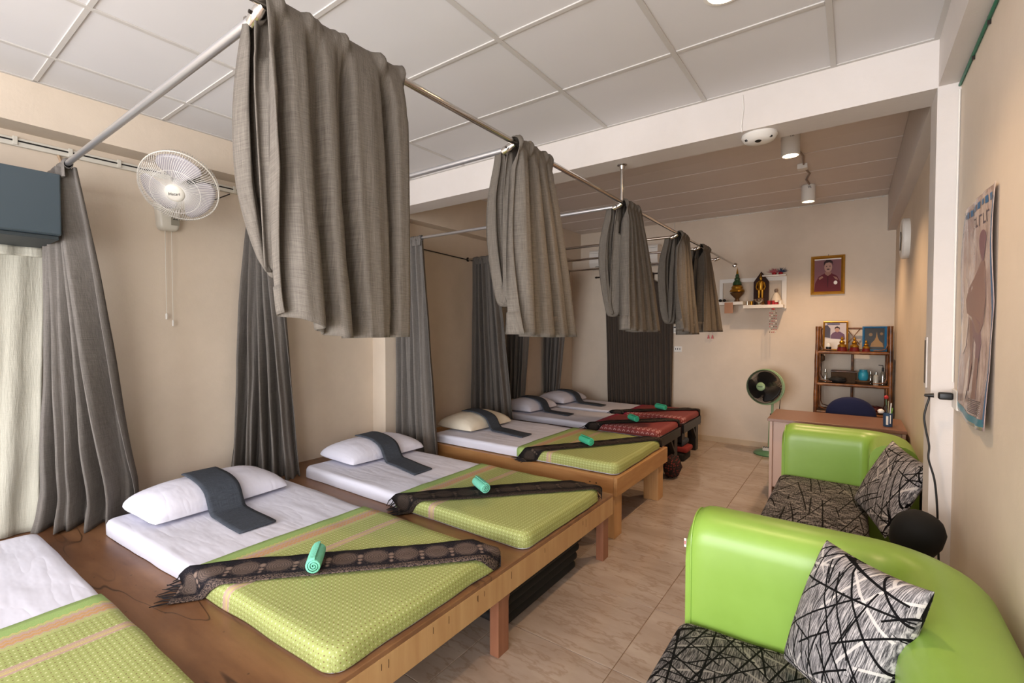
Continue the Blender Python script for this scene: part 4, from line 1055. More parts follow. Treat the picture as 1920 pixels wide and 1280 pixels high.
pb = flat('print_back', 134, 92, 100, .8); pf_ = flat('print_skin', 186, 148, 136, .8); pj = flat('print_jacket', 96, 32, 46, .8); ph = flat('print_hair', 48, 30, 34, .8); pm = flat('print_trim', 160, 120, 108, .8); pw = flat('print_white', 222, 214, 206, .3)
bust = [('print', pb, R_), ('jacket_print', pj, [(0, 0), (1, 0), (.97, .28), (.86, .46), (.62, .56), (.40, .56), (.16, .46), (.03, .26)]), ('collar_print', pm, [(.40, .53), (.51, .47), (.63, .53), (.64, .60), (.39, .60)]), ('sash_print', pm, [(.70, .46), (.84, .42), (.90, .34), (.80, .36)]), ('sash_print', pm, [(.16, .42), (.30, .48), (.34, .43), (.20, .36)]), ('medal_print', pw, ell(.80, .26, .07, .06, 10)),
        ('face_print', pf_, ell(.52, .74, .15, .155)), ('hair_print', ph, [(.35, .78), (.36, .90), (.45, .965), (.58, .97), (.68, .91), (.70, .78), (.66, .86), (.55, .885), (.42, .87)]),
        ('moustache_print', ph, ell(.52, .675, .06, .018, 10)), ('eye_print', ph, ell(.455, .765, .03, .012, 8)), ('eye_print', ph, ell(.585, .765, .03, .012, 8)), ('button_print', ph, ell(.51, .30, .01, .2, 8)), ('mount_strip', pw, [(0, .965), (1, .965), (1, 1), (0, 1)])]
pt = portrait_frame(-.423, -.090, 1.957, 2.421, YB, .036, 'gilt framed portrait of a uniformed figure hanging on the back wall', M['goldframe'], bust)
tube('nail', [(-.25, YB, 2.428), (-.25, YB-.015, 2.430)], .004, M['black'], pt, 6)
# altar shelf
al = thing('altar_shelf', 'white display shelf with two levels on the back wall', 'shelf', (-1.04, YB, 1.80))
y0s = YB-.20
boxes('back_frame', [((-1.44, YB-.030, 2.155), (-.672, YB, 2.205)), ((-.722, YB-.030, 1.80), (-.672, YB, 2.155)), ((-1.44, YB-.030, 1.86), (-1.40, YB, 2.155))], M['white'], al)
box('shelf_board', (-1.44, y0s, 1.855), (-1.13, YB-.0305, 1.895), M['white'], al, .002); box('shelf_board', (-1.13, y0s, 1.805), (-.69, YB-.0305, 1.845), M['white'], al, .002)
box('top_ledge', (-.93, YB-.12, 2.205), (-.672, YB, 2.222), M['white'], al, .002)
zs1, zs2 = 1.895, 1.845; yi = YB-.11
def statue(name, label, cat, parts, grp='altar figures'):
    c = parts[0][3]; t = thing(name, label, cat, c, grp)
    for nm_, prof_, m_, loc, sx, sy in [(p + (1, 1))[:6] for p in parts]: lathe(nm_, prof_, m_, t, 16, loc, sx=sx, sy=sy)
    return t
dk = flat('darkgold', 92, 62, 30, .4); gr = flat('jade', 40, 74, 40, .4)
statue('seated_statue', 'small green seated statue with tall spire on a dark gilt pedestal', 'statue', [('pedestal', [(.001, 0), (.035, 0), (.03, .02), (.02, .04), (.075, .10), (.085, .12), (.04, .13), (.001, .13)], dk, (-1.215, yi, zs1)), ('base', [(.001, 0), (.09, 0), (.085, .02), (.065, .04), (.07, .06), (.045, .09), (.001, .09)], M['gold'], (-1.215, yi, zs1+.131)), ('figure', [(.001, 0), (.055, 0), (.05, .03), (.03, .06), (.034, .08), (.02, .10), (.022, .12), (.012, .145), (.001, .15)], gr, (-1.215, yi, zs1+.221)), ('spire', [(.001, 0), (.014, 0), (.010, .03), (.003, .07), (.001, .09)], M['gold'], (-1.215, yi, zs1+.366))])
ts = thing('standing_statue', 'gold standing statue before a dark pointed backboard', 'statue', (-.945, yi, zs2), 'altar figures')
mk('backboard', [(-1.03, YB-.075, zs2), (-.86, YB-.075, zs2), (-.86, YB-.075, zs2+.30), (-.945, YB-.075, zs2+.43), (-1.03, YB-.075, zs2+.30), (-1.03, YB-.062, zs2), (-.86, YB-.062, zs2), (-.86, YB-.062, zs2+.30), (-.945, YB-.062, zs2+.43), (-1.03, YB-.062, zs2+.30)], [[0,1,2,3,4],[9,8,7,6,5],[0,5,6,1],[1,6,7,2],[2,7,8,3],[3,8,9,4],[4,9,5,0]], flat('niche_brown', 52, 28, 22, .8), ts)
lathe('plinth', [(.001, 0), (.05, 0), (.045, .03), (.04, .09), (.001, .09)], dk, ts, 16, (-.945, YB-.118, zs2))
for s in (-1, 1): lathe('leg', [(.001, 0), (.012, 0), (.014, .05), (.018, .10), (.001, .10)], M['gold'], ts, 10, (-.945+.018*s, YB-.118, zs2+.091))
lathe('torso', [(.001, 0), (.034, 0), (.028, .04), (.04, .09), (.03, .115), (.012, .125), (.001, .125)], M['gold'], ts, 14, (-.945, YB-.118, zs2+.188), sy=.7)
lathe('head', [(.001, 0), (.012, .005), (.019, .025), (.014, .045), (.005, .055), (.003, .085), (.001, .09)], M['gold'], ts, 12, (-.945, YB-.118, zs2+.312))
for s in (-1, 1): tube('arm', [(-.945+.038*s, YB-.118, zs2+.288), (-.945+.05*s, YB-.122, zs2+.23), (-.945+.036*s, YB-.13, zs2+.19)], .009, M['gold'], ts, 8)
statue('white_statue', 'small white seated monk statue at the right end of the altar', 'statue', [('plinth', [(.001, 0), (.05, 0), (.05, .03), (.001, .03)], M['crimson'], (-.775, yi, zs2)), ('robe', [(.001, 0), (.06, 0), (.055, .04), (.035, .09), (.016, .12), (.001, .122)], flat('chalk', 214, 204, 190), (-.775, yi, zs2+.031)), ('head', [(.001, 0), (.014, .004), (.022, .025), (.015, .046), (.001, .052)], flat('greyhead', 120, 104, 94), (-.775, yi, zs2+.15))])
statue('silver_bowl', 'silver footed bowl before the gold standing statue', 'bowl', [('bowl', [(.001, 0), (.035, 0), (.03, .01), (.015, .02), (.05, .05), (.062, .075), (.056, .075), (.001, .05)], M['silver'], (-.955, y0s+.035, zs2))], 'altar offerings')
for x, m_, lb in ((-1.085, M['silver'], 'small silver cup left of the silver bowl'), (-1.04, M['gold'], 'small brass cup beside the silver bowl'), (-.845, M['crimson'], 'small red cup right of the silver bowl'), (-.80, M['crimson'], 'small red cup before the white monk statue'), (-.725, M['white'], 'small white cup at the right end of the altar')):
    statue('offering_cup', lb, 'cup', [('cup', [(.001, 0), (.016, 0), (.018, .03), (.021, .05), (.018, .05), (.001, .04)], m_, (x, y0s+.035, zs2))], 'altar offerings')
for x, lb in ((-1.41, 'dark ornament at the left end of the altar'), (-1.36, 'dark small ornament left of the green statue')): lump('ornament', (x, yi-.02, zs1+.022), (.02, .02, .018), M['blackwood'], lb, x, 'ornament')
tag(box('altar_card', (-1.345, y0s-.004, 1.745), (-1.245, y0s-.0015, 1.888), flat('cardtan', 186, 138, 108), None), 'tan picture card hanging from the left altar shelf', 'card')
for x, m_, lb in ((-.805, M['pink'], 'pink feathery ornament on top of the altar shelf'), (-.735, flat('featherblue', 60, 80, 110), 'blue feathery ornament on top of the altar shelf')):
    t = thing('feather_ornament', lb, 'ornament', (x, YB-.06, 2.222), 'feather ornaments'); lathe('base', [(.001, 0), (.02, 0), (.026, .02), (.016, .035), (.001, .036)], M['crimson'], t, 12, (x, YB-.06, 2.222))
    lst = []
    for k in range(60):
        a = rnd.uniform(0, 2*pi); e = rnd.uniform(.1, 1.3); L_ = rnd.uniform(.04, .075); d = Vector((cos(a)*cos(e)*1.3, sin(a)*cos(e)*.6, sin(e))); b = Vector((x, YB-.06, 2.25)); lst.append(([b, b+d*L_*.6, b+d*L_], [.002, .002, .0006]))
    tubes('feathers', lst, m_, t, 4)
def mobile(x, ztop, L_, label, n):
    t = thing('hanging_mobile', label, 'ornament', (x, y0s, ztop)); lump_m = M['crimson']
    for i in range(n):
        xx = x + (i-(n-1)/2)*.022; yy_ = y0s + .01*(i % 2); tube('string', [(xx, yy_, ztop), (xx, yy_, ztop-L_)], .0008, M['white'], t, 4)
        for k in range(int(L_/.036)):
            lathe('bead', [(.001, -.009), (.007, 0), (.001, .009)], [M['crimson'], M['pink'], M['white'], dk][(k+i) % 4], t, 8, (xx, yy_, ztop-.06-k*.034))
    lathe('top', [(.001, 0), (.018, -.006), (.018, -.018), (.001, -.024)], M['crimson'], t, 12, (x, y0s+.005, ztop)); return t
mobile(-.795, 1.80, .32, 'red and white beaded mobile hanging under the altar shelf', 4)
for x, lb in ((-1.575, 'small pink tassel hanging behind the last draped curtain, left one'), (-1.525, 'small pink tassel hanging behind the last draped curtain, right one')):
    t = thing('tassel', lb, 'ornament', (x, YB-.03, 1.42)); tube('string', [(x, YB-.03, 1.60), (x, YB-.03, 1.46)], .001, M['white'], t, 4); lathe('bob', [(.001, .05), (.006, .045), (.008, .03), (.016, 0), (.001, -.002)], M['pink'], t, 10, (x, YB-.03, 1.41))
    tube('hook', [(x, YB, 1.602), (x, YB-.03, 1.60)], .002, M['white'], t, 5)

# ================================================================== BAMBOO SHELF
bs = thing('bamboo_shelf', 'dark bamboo shelf unit in the back right corner', 'shelf', (0, 6.95, 0))
xa, xb_, yf, yk = -.325, .318, 6.78, 7.10
def cane(name, pts, r, t): return tube(name, pts, r, M['bamboo'], t, 10)
for x in (xa, xb_):
    for y in (yf, yk):
        L_ = [(x + (-.022 if x < 0 else .012)*(1-z/1.57), y, z) for z in [i*1.57/12 for i in range(13)]]
        rr = [.019 if i % 3 else .0225 for i in range(13)]; tube('post', L_, rr, M['bamboo'], bs, 10)
for z in (.30, .60, .92, 1.285):
    for y in (yf, yk): cane('cross_bar', [(xa, y, z-.012), (xb_, y, z-.012)], .017, bs)
    for x in (xa, xb_): cane('side_bar', [(x, yf, z-.014), (x, yk, z-.014)], .013, bs)
    box('shelf_board', (xa+.01, yf+.005, z-.012), (xb_-.01, yk-.005, z), M['basket'], bs, .002)
for y in (yk,): cane('cross_bar', [(xa, y, 1.545), (xb_, y, 1.545)], .010, bs)
for z0_, z1_ in ((1.30, 1.55), (.94, 1.26), (.62, .90)):   # bent cane loops at the front and a middle upright at the back
    for x in (xa, xb_):
        s = 1 if x < 0 else -1
        cane('bent_cane', [(x+s*.025, yf, z1_), (x+s*.025, yf, z0_+.06), (x+s*.04, yf, z0_+.018), (x+s*.09, yf, z0_+.004), (x+s*.14, yf, z0_+.002)], .006, bs)
        cane('bent_cane', [(x+s*.025, yk, z1_), (x+s*.025, yk, z0_+.06), (x+s*.04, yk, z0_+.018), (x+s*.09, yk, z0_+.004), (0, yk, z0_+.002)], .006, bs)
    if z0_ < 1.2: cane('back_upright', [(-.005, yk, z0_-.02), (-.005, yk, z1_+.01)], .012, bs)
cane('lattice', [(-.06, yk, 1.54), (.0, yk, 1.45), (.06, yk, 1.54)], .005, bs); cane('lattice', [(-.06, yk, 1.36), (.0, yk, 1.45), (.06, yk, 1.36)], .005, bs)
z1s, z2s = 1.285, .92
bust2 = [('print', flat('print_sky', 196, 186, 190, .2), R_), ('table_print', pw, [(0, 0), (1, 0), (1, .36), (0, .40)]), ('jacket_print', flat('print_purple', 96, 48, 78, .3), [(.28, .40), (.95, .36), (.92, .56), (.72, .66), (.55, .68), (.38, .62), (.28, .52)]), ('drape_print', flat('print_dark', 60, 46, 62, .3), [(0, .45), (.26, .42), (.26, .78), (.12, .92), (0, .9)]), ('face_print', pf_, ell(.58, .74, .11, .10)), ('hair_print', ph, [(.46, .74), (.47, .83), (.58, .87), (.70, .82), (.70, .74), (.64, .80), (.52, .80)]), ('mount_strip', flat('print_top', 90, 80, 110, .3), [(.1, .93), (.7, .93), (.7, .99), (.1, .99)])]
portrait_frame(-.287, -.048, z1s+.002, z1s+.345, 7.03, .018, 'gold framed photo leaning on the top of the bamboo shelf', M['goldframe'], bust2, .12, thick=.016)
bust3 = [('print', flat('print_black', 26, 26, 24, .3), R_), ('temple_print', flat('print_gold', 146, 108, 44, .3), [(.28, .12), (.95, .12), (.90, .30), (.74, .42), (.66, .58), (.61, .84), (.57, .58), (.48, .42), (.34, .30)]), ('cloud_print', flat('print_dim', 120, 92, 50, .3), ell(.30, .70, .10, .08, 10)), ('cloud_print', M['print_dim'], ell(.85, .74, .08, .07, 10))]
portrait_frame(.082, .300, z1s+.002, z1s+.285, 7.03, .022, 'blue framed gold temple picture leaning on the top of the bamboo shelf', M['bluefr'], bust3, .12, thick=.016)
def idol(x, y, z, s, label):
    return statue('gold_idol', label, 'statue', [('plinth', [(.001, 0), (.055*s, 0), (.048*s, .03*s), (.042*s, .055*s), (.001, .055*s)], M['redlac'], (x, y, z)), ('body', [(.001, 0), (.046*s, 0), (.042*s, .02*s), (.022*s, .035*s), (.03*s, .055*s), (.014*s, .075*s), (.001, .076*s)], M['gold'], (x, y, z+.056*s)), ('head', [(.001, 0), (.012*s, .004*s), (.017*s, .02*s), (.010*s, .036*s), (.003*s, .05*s), (.001, .06*s)], M['gold'], (x, y, z+.130*s))], 'gold idols on the bamboo shelf')
idol(-.10, 6.86, z1s, .95, 'gold seated idol before the gold framed photo'); idol(.012, 6.87, z1s, .92, 'gold seated idol between the two leaning pictures'); idol(.115, 6.85, z1s, .72, 'small gold idol before the blue framed picture')
cl = thing('candle_cup', 'white candle in a dark cup at the left of the top shelf', 'candle', (-.225, 6.85, z1s)); lathe('cup', [(.001, 0), (.024, 0), (.028, .05), (.022, .05), (.001, .04)], M['black'], cl, 16, (-.225, 6.85, z1s)); lathe('wax', [(.001, .04), (.020, .045), (.022, .075), (.012, .09), (.001, .092)], M['white'], cl, 14, (-.225, 6.85, z1s+.001))
def bottle(x, y, z, r, h, m_, cap, label, pump=False):
    t = thing('bottle', label, 'bottle', (x, y, z), 'bottles on the bamboo shelf'); lathe('body', [(.001, 0), (r, 0), (r, h*.62), (r*.8, h*.72), (r*.4, h*.78), (.001, h*.78)], m_, t, 16, (x, y, z)); lathe('cap', [(.001, 0), (r*.45, 0), (r*.42, h*.2), (.001, h*.21)], cap, t, 12, (x, y, z+h*.781))
    if pump: tube('nozzle', [(x, y, z+h*.98), (x, y, z+h*1.10), (x-r*1.6, y, z+h*1.12)], r*.18, cap, t, 8)
    return t
bottle(-.25, 6.86, z2s, .022, .16, M['clear'], M['silver'], 'clear jar-like bottle at the left of the middle shelf'); bottle(.16, 6.90, z2s, .022, .15, M['clear'], M['silver'], 'clear bottle right of the teal jar'); bottle(.205, 6.84, z2s, .024, .15, M['glassy'], M['silver'], 'pale bottle in the row by the right post'); bottle(.262, 6.84, z2s, .024, .20, M['clear'], M['black'], 'pump bottle with black head by the right post', True)
jr = thing('jar', 'teal blue jar on the middle of the bamboo shelf', 'jar', (.095, 6.88, z2s+.06)); lathe('body', [(.001, 0), (.036, 0), (.046, .025), (.046, .08), (.038, .10), (.001, .10)], M['teal'], jr, 20, (.095, 6.88, z2s+.046)); lathe('lid', [(.001, 0), (.036, 0), (.036, .018), (.001, .02)], M['teal'], jr, 20, (.095, 6.88, z2s+.1465))
tr = thing('dish', 'flat woven dish under the teal jar', 'dish', (.10, 6.88, z2s)); lathe('dish_body', [(.001, 0), (.05, 0), (.075, .035), (.07, .045), (.001, .045)], M['basket'], tr, 22, (.095, 6.88, z2s))
bk_ = thing('basket', 'dark woven tray basket on the middle shelf', 'basket', (-.06, 6.95, z2s)); box('tray', (-.20, 6.90, z2s+.001), (.035, 7.06, z2s+.13), M['basket'], bk_, .012); tube('rim', [(-.20, 6.90, z2s+.132), (.035, 6.90, z2s+.132), (.035, 7.06, z2s+.132), (-.20, 7.06, z2s+.132)], .006, M['bamboo'], bk_, 6, True)
lump('dark_pouch', (-.135, 6.85, z2s+.04), (.08, .04, .035), M['blackfab'], 'black pouch lying before the woven tray', 5.5, 'pouch')
lump('dried_plant', (-.285, 6.84, 1.205), (.03, .03, .04), M['basket'], 'dried plant sprig tucked at the left bamboo post', 2.5, 'plant')

# ================================================================== DESK, CHAIR, FLOOR FAN
dk_ = thing('desk', 'pinkish laminate desk behind the far sofa', 'desk', (-.13, 5.3, 0))
box('top', (-.60, 4.985, .715), (.345, 5.62, .742), M['desktop'], dk_, .003); box('side_panel', (-.585, 5.0, 0), (-.562, 5.60, .7145), M['desk'], dk_, .001); box('side_panel', (.315, 5.0, 0), (.338, 5.60, .7145), M['desk'], dk_, .001); box('front_panel', (-.5615, 5.03, .12), (.3145, 5.048, .7145), M['desk'], dk_, .001)
ch = thing('office_chair', 'navy blue rounded-back office chair behind the desk', 'chair', (-.01, 6.05, 0))
V, F = latheg([(.001, -.5), (.6, -.5), (.86, -.44), (.97, -.3), (1, 0), (.97, .3), (.86, .44), (.6, .5), (.001, .5)], 36, (0, 0, 0), (0, 1, 0))
mk('backrest', [Vector((-.01 + v.x*.20*(1-.10*max(0, -v.z)), 5.90 + v.y*.07 + .03*(v.x**2), .70 + v.z*.18)) for v in V], F, M['bluefab'], ch, None, True)
box('seat', (-.22, 5.68, .40), (.20, 6.14, .475), M['bluefab'], ch, .03, 4); tube('back_bar', [(-.01, 5.95, .40), (-.01, 5.965, .50), (-.01, 5.945, .66)], .016, M['black'], ch); tube('column', [(-.01, 5.9, .08), (-.01, 5.9, .40)], .024, M['black'], ch)
for k in range(5): a = 2*pi*k/5+.3; tube('foot', [(-.01, 5.9, .085), (-.01+cos(a)*.26, 5.9+sin(a)*.26, .055)], .018, M['black'], ch, 8); lathe('castor', [(.001, -.022), (.025, -.02), (.025, .02), (.001, .022)], M['black'], ch, 12, (-.01+cos(a)*.26, 5.9+sin(a)*.26, .027), (-sin(a), cos(a), 0))
pc = thing('pen_cup', 'blue and white pen cup on the right of the desk', 'cup', (.235, 5.15, .742)); lathe('cup', [(.001, 0), (.030, 0), (.032, .11), (.029, .11), (.027, .006), (.001, .006)], flat('cupblue', 40, 70, 104), pc, 20, (.235, 5.15, .743)); boxes('cup_print', [((.222, 5.1165, .76), (.236, 5.1185, .83)), ((.246, 5.1180, .77), (.252, 5.1200, .84))], M['white'], pc)
for dx, dy, h, m_ in ((.012, 0, .19, M['white']), (-.008, .008, .17, M['black']), (.0, -.01, .21, M['silver']), (.018, .01, .15, flat('limepen', 120, 180, 70))): tube('pen', [(.235+dx*.5, 5.15+dy*.5, .76), (.235+dx*1.6, 5.15+dy*1.6, .745+h)], .004, m_, pc, 6)
rs = thing('paper_rose', 'red paper rose standing in the pen cup', 'flower', (.235, 5.15, .75)); tube('stem', [(.228, 5.155, .755), (.222, 5.165, .97)], .0025, M['greendk'], rs, 6); lathe('bloom', [(.001, -.012), (.012, -.006), (.016, .008), (.008, .018), (.001, .02)], M['crimson'], rs, 12, (.222, 5.165, .975))
lump('tissue', (.19, 5.155, .862), (.022, .018, .018), M['white'], 'crumpled white tissue tucked at the pen cup rim', 1.1, 'tissue')
lump('red_pouch', (.20, 6.90, .645), (.09, .07, .04), M['redlac'], 'dark red pouch on the lower bamboo shelf board', 6.1, 'pouch')
ff = thing('floor_fan', 'pale green pedestal fan standing against the back wall', 'fan', (-.80, 6.80, 0))
ffc = Vector((-.845, 6.70, .842)); ffn = Vector((-.30, -.94, .10))
fan_head(ff, ffc, ffn, .205, 130, .0019, M['greenpl'], flat('fanblade_dark', 44, 40, 38, .4), M['black'], M['greenpl'], 'Hatari')
tube('trim_ring', ring(ffc - ffn.normalized()*.03, ffn, .208, 48), .012, M['greenpl'], ff, 8, True)
tube('pole', [(-.775, 6.86, .30), (-.775, 6.86, .80)], .014, M['greenpl'], ff, 12); tube('neck', [(-.775, 6.86, .78), (-.785, 6.85, .84), ffc - ffn.normalized()*.15], [.02, .03, .04], M['greenpl'], ff, 12)
V, F = boxg((-.81, 6.825, .06), (-.74, 6.895, .46), .02, 3); mk('column', [Vector((-.775+(v.x+.775)*(1.25-.5*v.z/.46*.6), 6.86+(v.y-6.86)*(1.25-.5*v.z/.46*.6), v.z)) for v in V], F, M['greenpl'], ff, smooth=True, sharp=60)
lathe('base', [(.001, 0), (.165, 0), (.17, .012), (.15, .035), (.07, .065), (.001, .07)], M['greendk'], ff, 36, (-.80, 6.83, 0.001)); box('switch_panel', (-.86, 6.74, .055), (-.79, 6.80, .10), M['ivory'], ff, .006); boxes('switch_key', [((-.852+.022*k, 6.738, .095), (-.838+.022*k, 6.77, .104)) for k in range(3)], M['black'], ff)
tube('pole_collar', [(-.775, 6.86, .455), (-.775, 6.86, .50)], .024, M['black'], ff, 12)
tube('cord', [(-.72, 6.80, .82), (-.70, 6.93, .70), (-.72, 7.05, .52), (-.70, 7.12, .25), (-.75, 7.10, .02), (-.86, 7.02, .006)], .004, M['darkmetal'], ff, 6)

# ================================================================== RIGHT WALL
ck = thing('wall_clock', 'round white wall clock on the right wall past the pillar', 'clock', (XR, 5.52, 2.315))
lathe('case', [(.001, 0), (.168, 0), (.172, .010), (.172, .040), (.160, .052), (.150, .046), (.001, .046)], M['white'], ck, 48, (XR, 5.52, 2.315), (-1, 0, 0)); lathe('dial', [(.001, .0465), (.150, .0465), (.150, .048), (.001, .048)], M['ivory'], ck, 40, (XR, 5.52, 2.315), (-1, 0, 0))
for a, L_ in ((.6, .08), (2.4, .12)): tube('hand', [(XR-.052, 5.52, 2.315), (XR-.052, 5.52+sin(a)*L_, 2.315+cos(a)*L_)], .003, M['black'], ck, 5)
gw = tag(tube('green_wire', [(XR-.006, -3.1, ZB-.008), (XR-.006, .5, ZB-.012), (XR-.006, 2.0, ZB-.010), (XR-.006, 3.02, ZB-.012)], .006, M['greenwire'], None, 6), 'green wire running under the right beam', 'wire')
cv = tag(boxes('wire_clips', [((XR-.010, -1.2+.28*k, ZB-.030), (XR, -1.195+.28*k, ZB-.002)) for k in range(15)], M['darkmetal'], gw))
tube('pillar_cable', [(XR-.006, YC0-.006, ZB-.03), (XR-.007, YC0-.007, 2.0), (XR-.006, YC0-.006, 1.30)], .004, M['white'], None, 6)
pcab = bpy.data.objects['pillar_cable']; tag(pcab, 'white cable running down the corner of the right pillar', 'cable')
dp = thing('breaker_plate', 'narrow grey slotted plate on the edge of the right pillar', 'plate', (.286, 3.2, 1.38)); box('plate', (.2815, 3.165, 1.255), (.2865, 3.245, 1.50), M['beam'], dp, .001); box('slot', (.2805, 3.18, 1.275), (.2815, 3.235, 1.485), flat('greyslot', 96, 88, 84), dp)
# laminated poster
po = thing('poster', 'laminated figure poster with blue border on the right wall', 'poster', (XR, 2.53, 1.2))
def fp(u, v, d=0):
    y = lerp(2.80, 2.245, u); y += .05*v*(1-u)*.6; z = lerp(2.015, 1.205, v) - .02*sin(pi*u)*v
    x = XR - .006 - .010*abs(noise.noise(Vector((u*3, v*2, 4)))) - .035*max(0, v-.75)*4*u*.35 - .006*abs(sin(u*7+v*5)) - d
    return (x, y, z)
surf('sheet', 30, 44, fp, M['poster'], po, None, solid=.001)
def patch(name, u0, u1, v0, v1, m_, d=.0015, n=10): return surf(name, n, n, lambda u, v: fp(lerp(u0, u1, u), lerp(v0, v1, v), d), m_, po)
pbl = flat('poster_blue', 48, 104, 150, .3)
patch('border', .965, .99, .05, .97, pbl); patch('border', .015, .03, .0, .97, pbl); patch('border', .02, .99, .955, .985, flat('poster_teal', 40, 128, 150, .3))
for k in range(9): patch('title_mark', .12+.092*k, .12+.092*k+.06, .026, .055 if k % 3 else .048, pbl, .0016, 3)
for k in range(6): patch('letter_mark', .40+.075*k, .40+.075*k+.012, .085, .13, flat('poster_ink', 92, 80, 88, .4), .0016, 3); patch('letter_mark', .40+.075*k, .40+.075*k+.05, .085 if k % 2 else .122, .092 if k % 2 else .13, M['poster_ink'], .0017, 3)
def pshape(name, poly, m_, d):
    V = [Vector(fp(u, v, d)) for u, v in poly]; return mk(name, V, [list(range(len(V)))], m_, po, solid=.0006)
fm1 = flat('poster_mauve', 128, 98, 104, .4); fm2 = flat('poster_brown', 142, 112, 104, .4)
pshape('figure_print', ell(.70, .205, .065, .05), fm1, .0022); pshape('figure_print', [(.64, .235), (.76, .235), (.72, .29), (.68, .29)], fm1, .0021)
pshape('figure_print', [(.66, .285), (.76, .29), (.84, .34), (.86, .45), (.80, .56), (.70, .60), (.56, .58), (.46, .52), (.30, .50), (.26, .44), (.36, .38), (.52, .34)], fm2, .0019)
pshape('figure_print', [(.46, .50), (.72, .55), (.76, .64), (.70, .72), (.62, .74), (.60, .64), (.50, .60)], fm1, .0021); pshape('figure_print', [(.62, .70), (.70, .70), (.66, .88), (.56, .88), (.58, .80)], fm2, .002); pshape('figure_print', [(.38, .52), (.50, .56), (.48, .72), (.40, .86), (.34, .86), (.38, .70)], fm2, .002)
for k in range(8): patch('text_mark', .45, .85, .885+.008*k, .888+.008*k, M['poster_ink'], .0016, 4)
pshape('glare_crease', [(.30, .74), (.36, .70), (.34, .84), (.26, .93), (.22, .90)], flat('poster_pale', 206, 190, 180, .2), .0024)
pshape('glare_crease', [(.18, .33), (.24, .34), (.33, .55), (.28, .66), (.20, .70), (.14, .58), (.22, .50)], flat('poster_pale', 206, 190, 180, .2), .0023)
pl = thing('power_plug', 'black plug in a white wall socket under the poster', 'plug', (XR, 3.0, 1.24))
box('socket_plate', (XR-.012, 2.86, 1.19), (XR, 2.985, 1.275), M['white'], pl, .003); V, F = boxg((XR-.06, 2.935, 1.226), (XR-.012, 2.972, 1.258), .007, 3); mk('plug_body', V, F, M['black'], pl, smooth=True, sharp=60); tube('strain_relief', [(XR-.074, 2.95, 1.242), (XR-.105, 2.955, 1.24)], [.010, .006], M['black'], pl, 10)
P_ = [(.26, 2.955, 1.24), (.276, 2.96, 1.232), (.268, 2.96, 1.19), (.261, 2.96, 1.14), (.268, 2.96, 1.08), (.280, 2.96, 1.01), (.279, 2.96, .95), (.300, 2.96, .86), (.311, 2.96, .74), (.315, 2.96, .62), (.318, 2.94, .5), (.315, 2.88, .35), (.30, 2.80, .20)]
tube('cord', [catmull(P_, i/60) for i in range(61)], .0042, M['black'], pl, 8)
bl = thing('black_appliance', 'black rounded appliance standing between the two sofas by the wall', 'appliance', (.225, 2.72, 0))
lathe('shell', [(.001, -.09), (.05, -.085), (.078, -.055), (.088, 0), (.083, .05), (.063, .085), (.04, .10), (.001, .102)], flat('matte_black', 3, 3, 3, .85), bl, 18, (.222, 2.70, .675), (.30, -.35, 1)); tube('stand', [(.225, 2.74, .02), (.225, 2.735, .585)], .02, M['black'], bl, 10); lathe('foot', [(.001, 0), (.085, 0), (.08, .02), (.03, .035), (.001, .035)], M['black'], bl, 24, (.225, 2.74, .001))

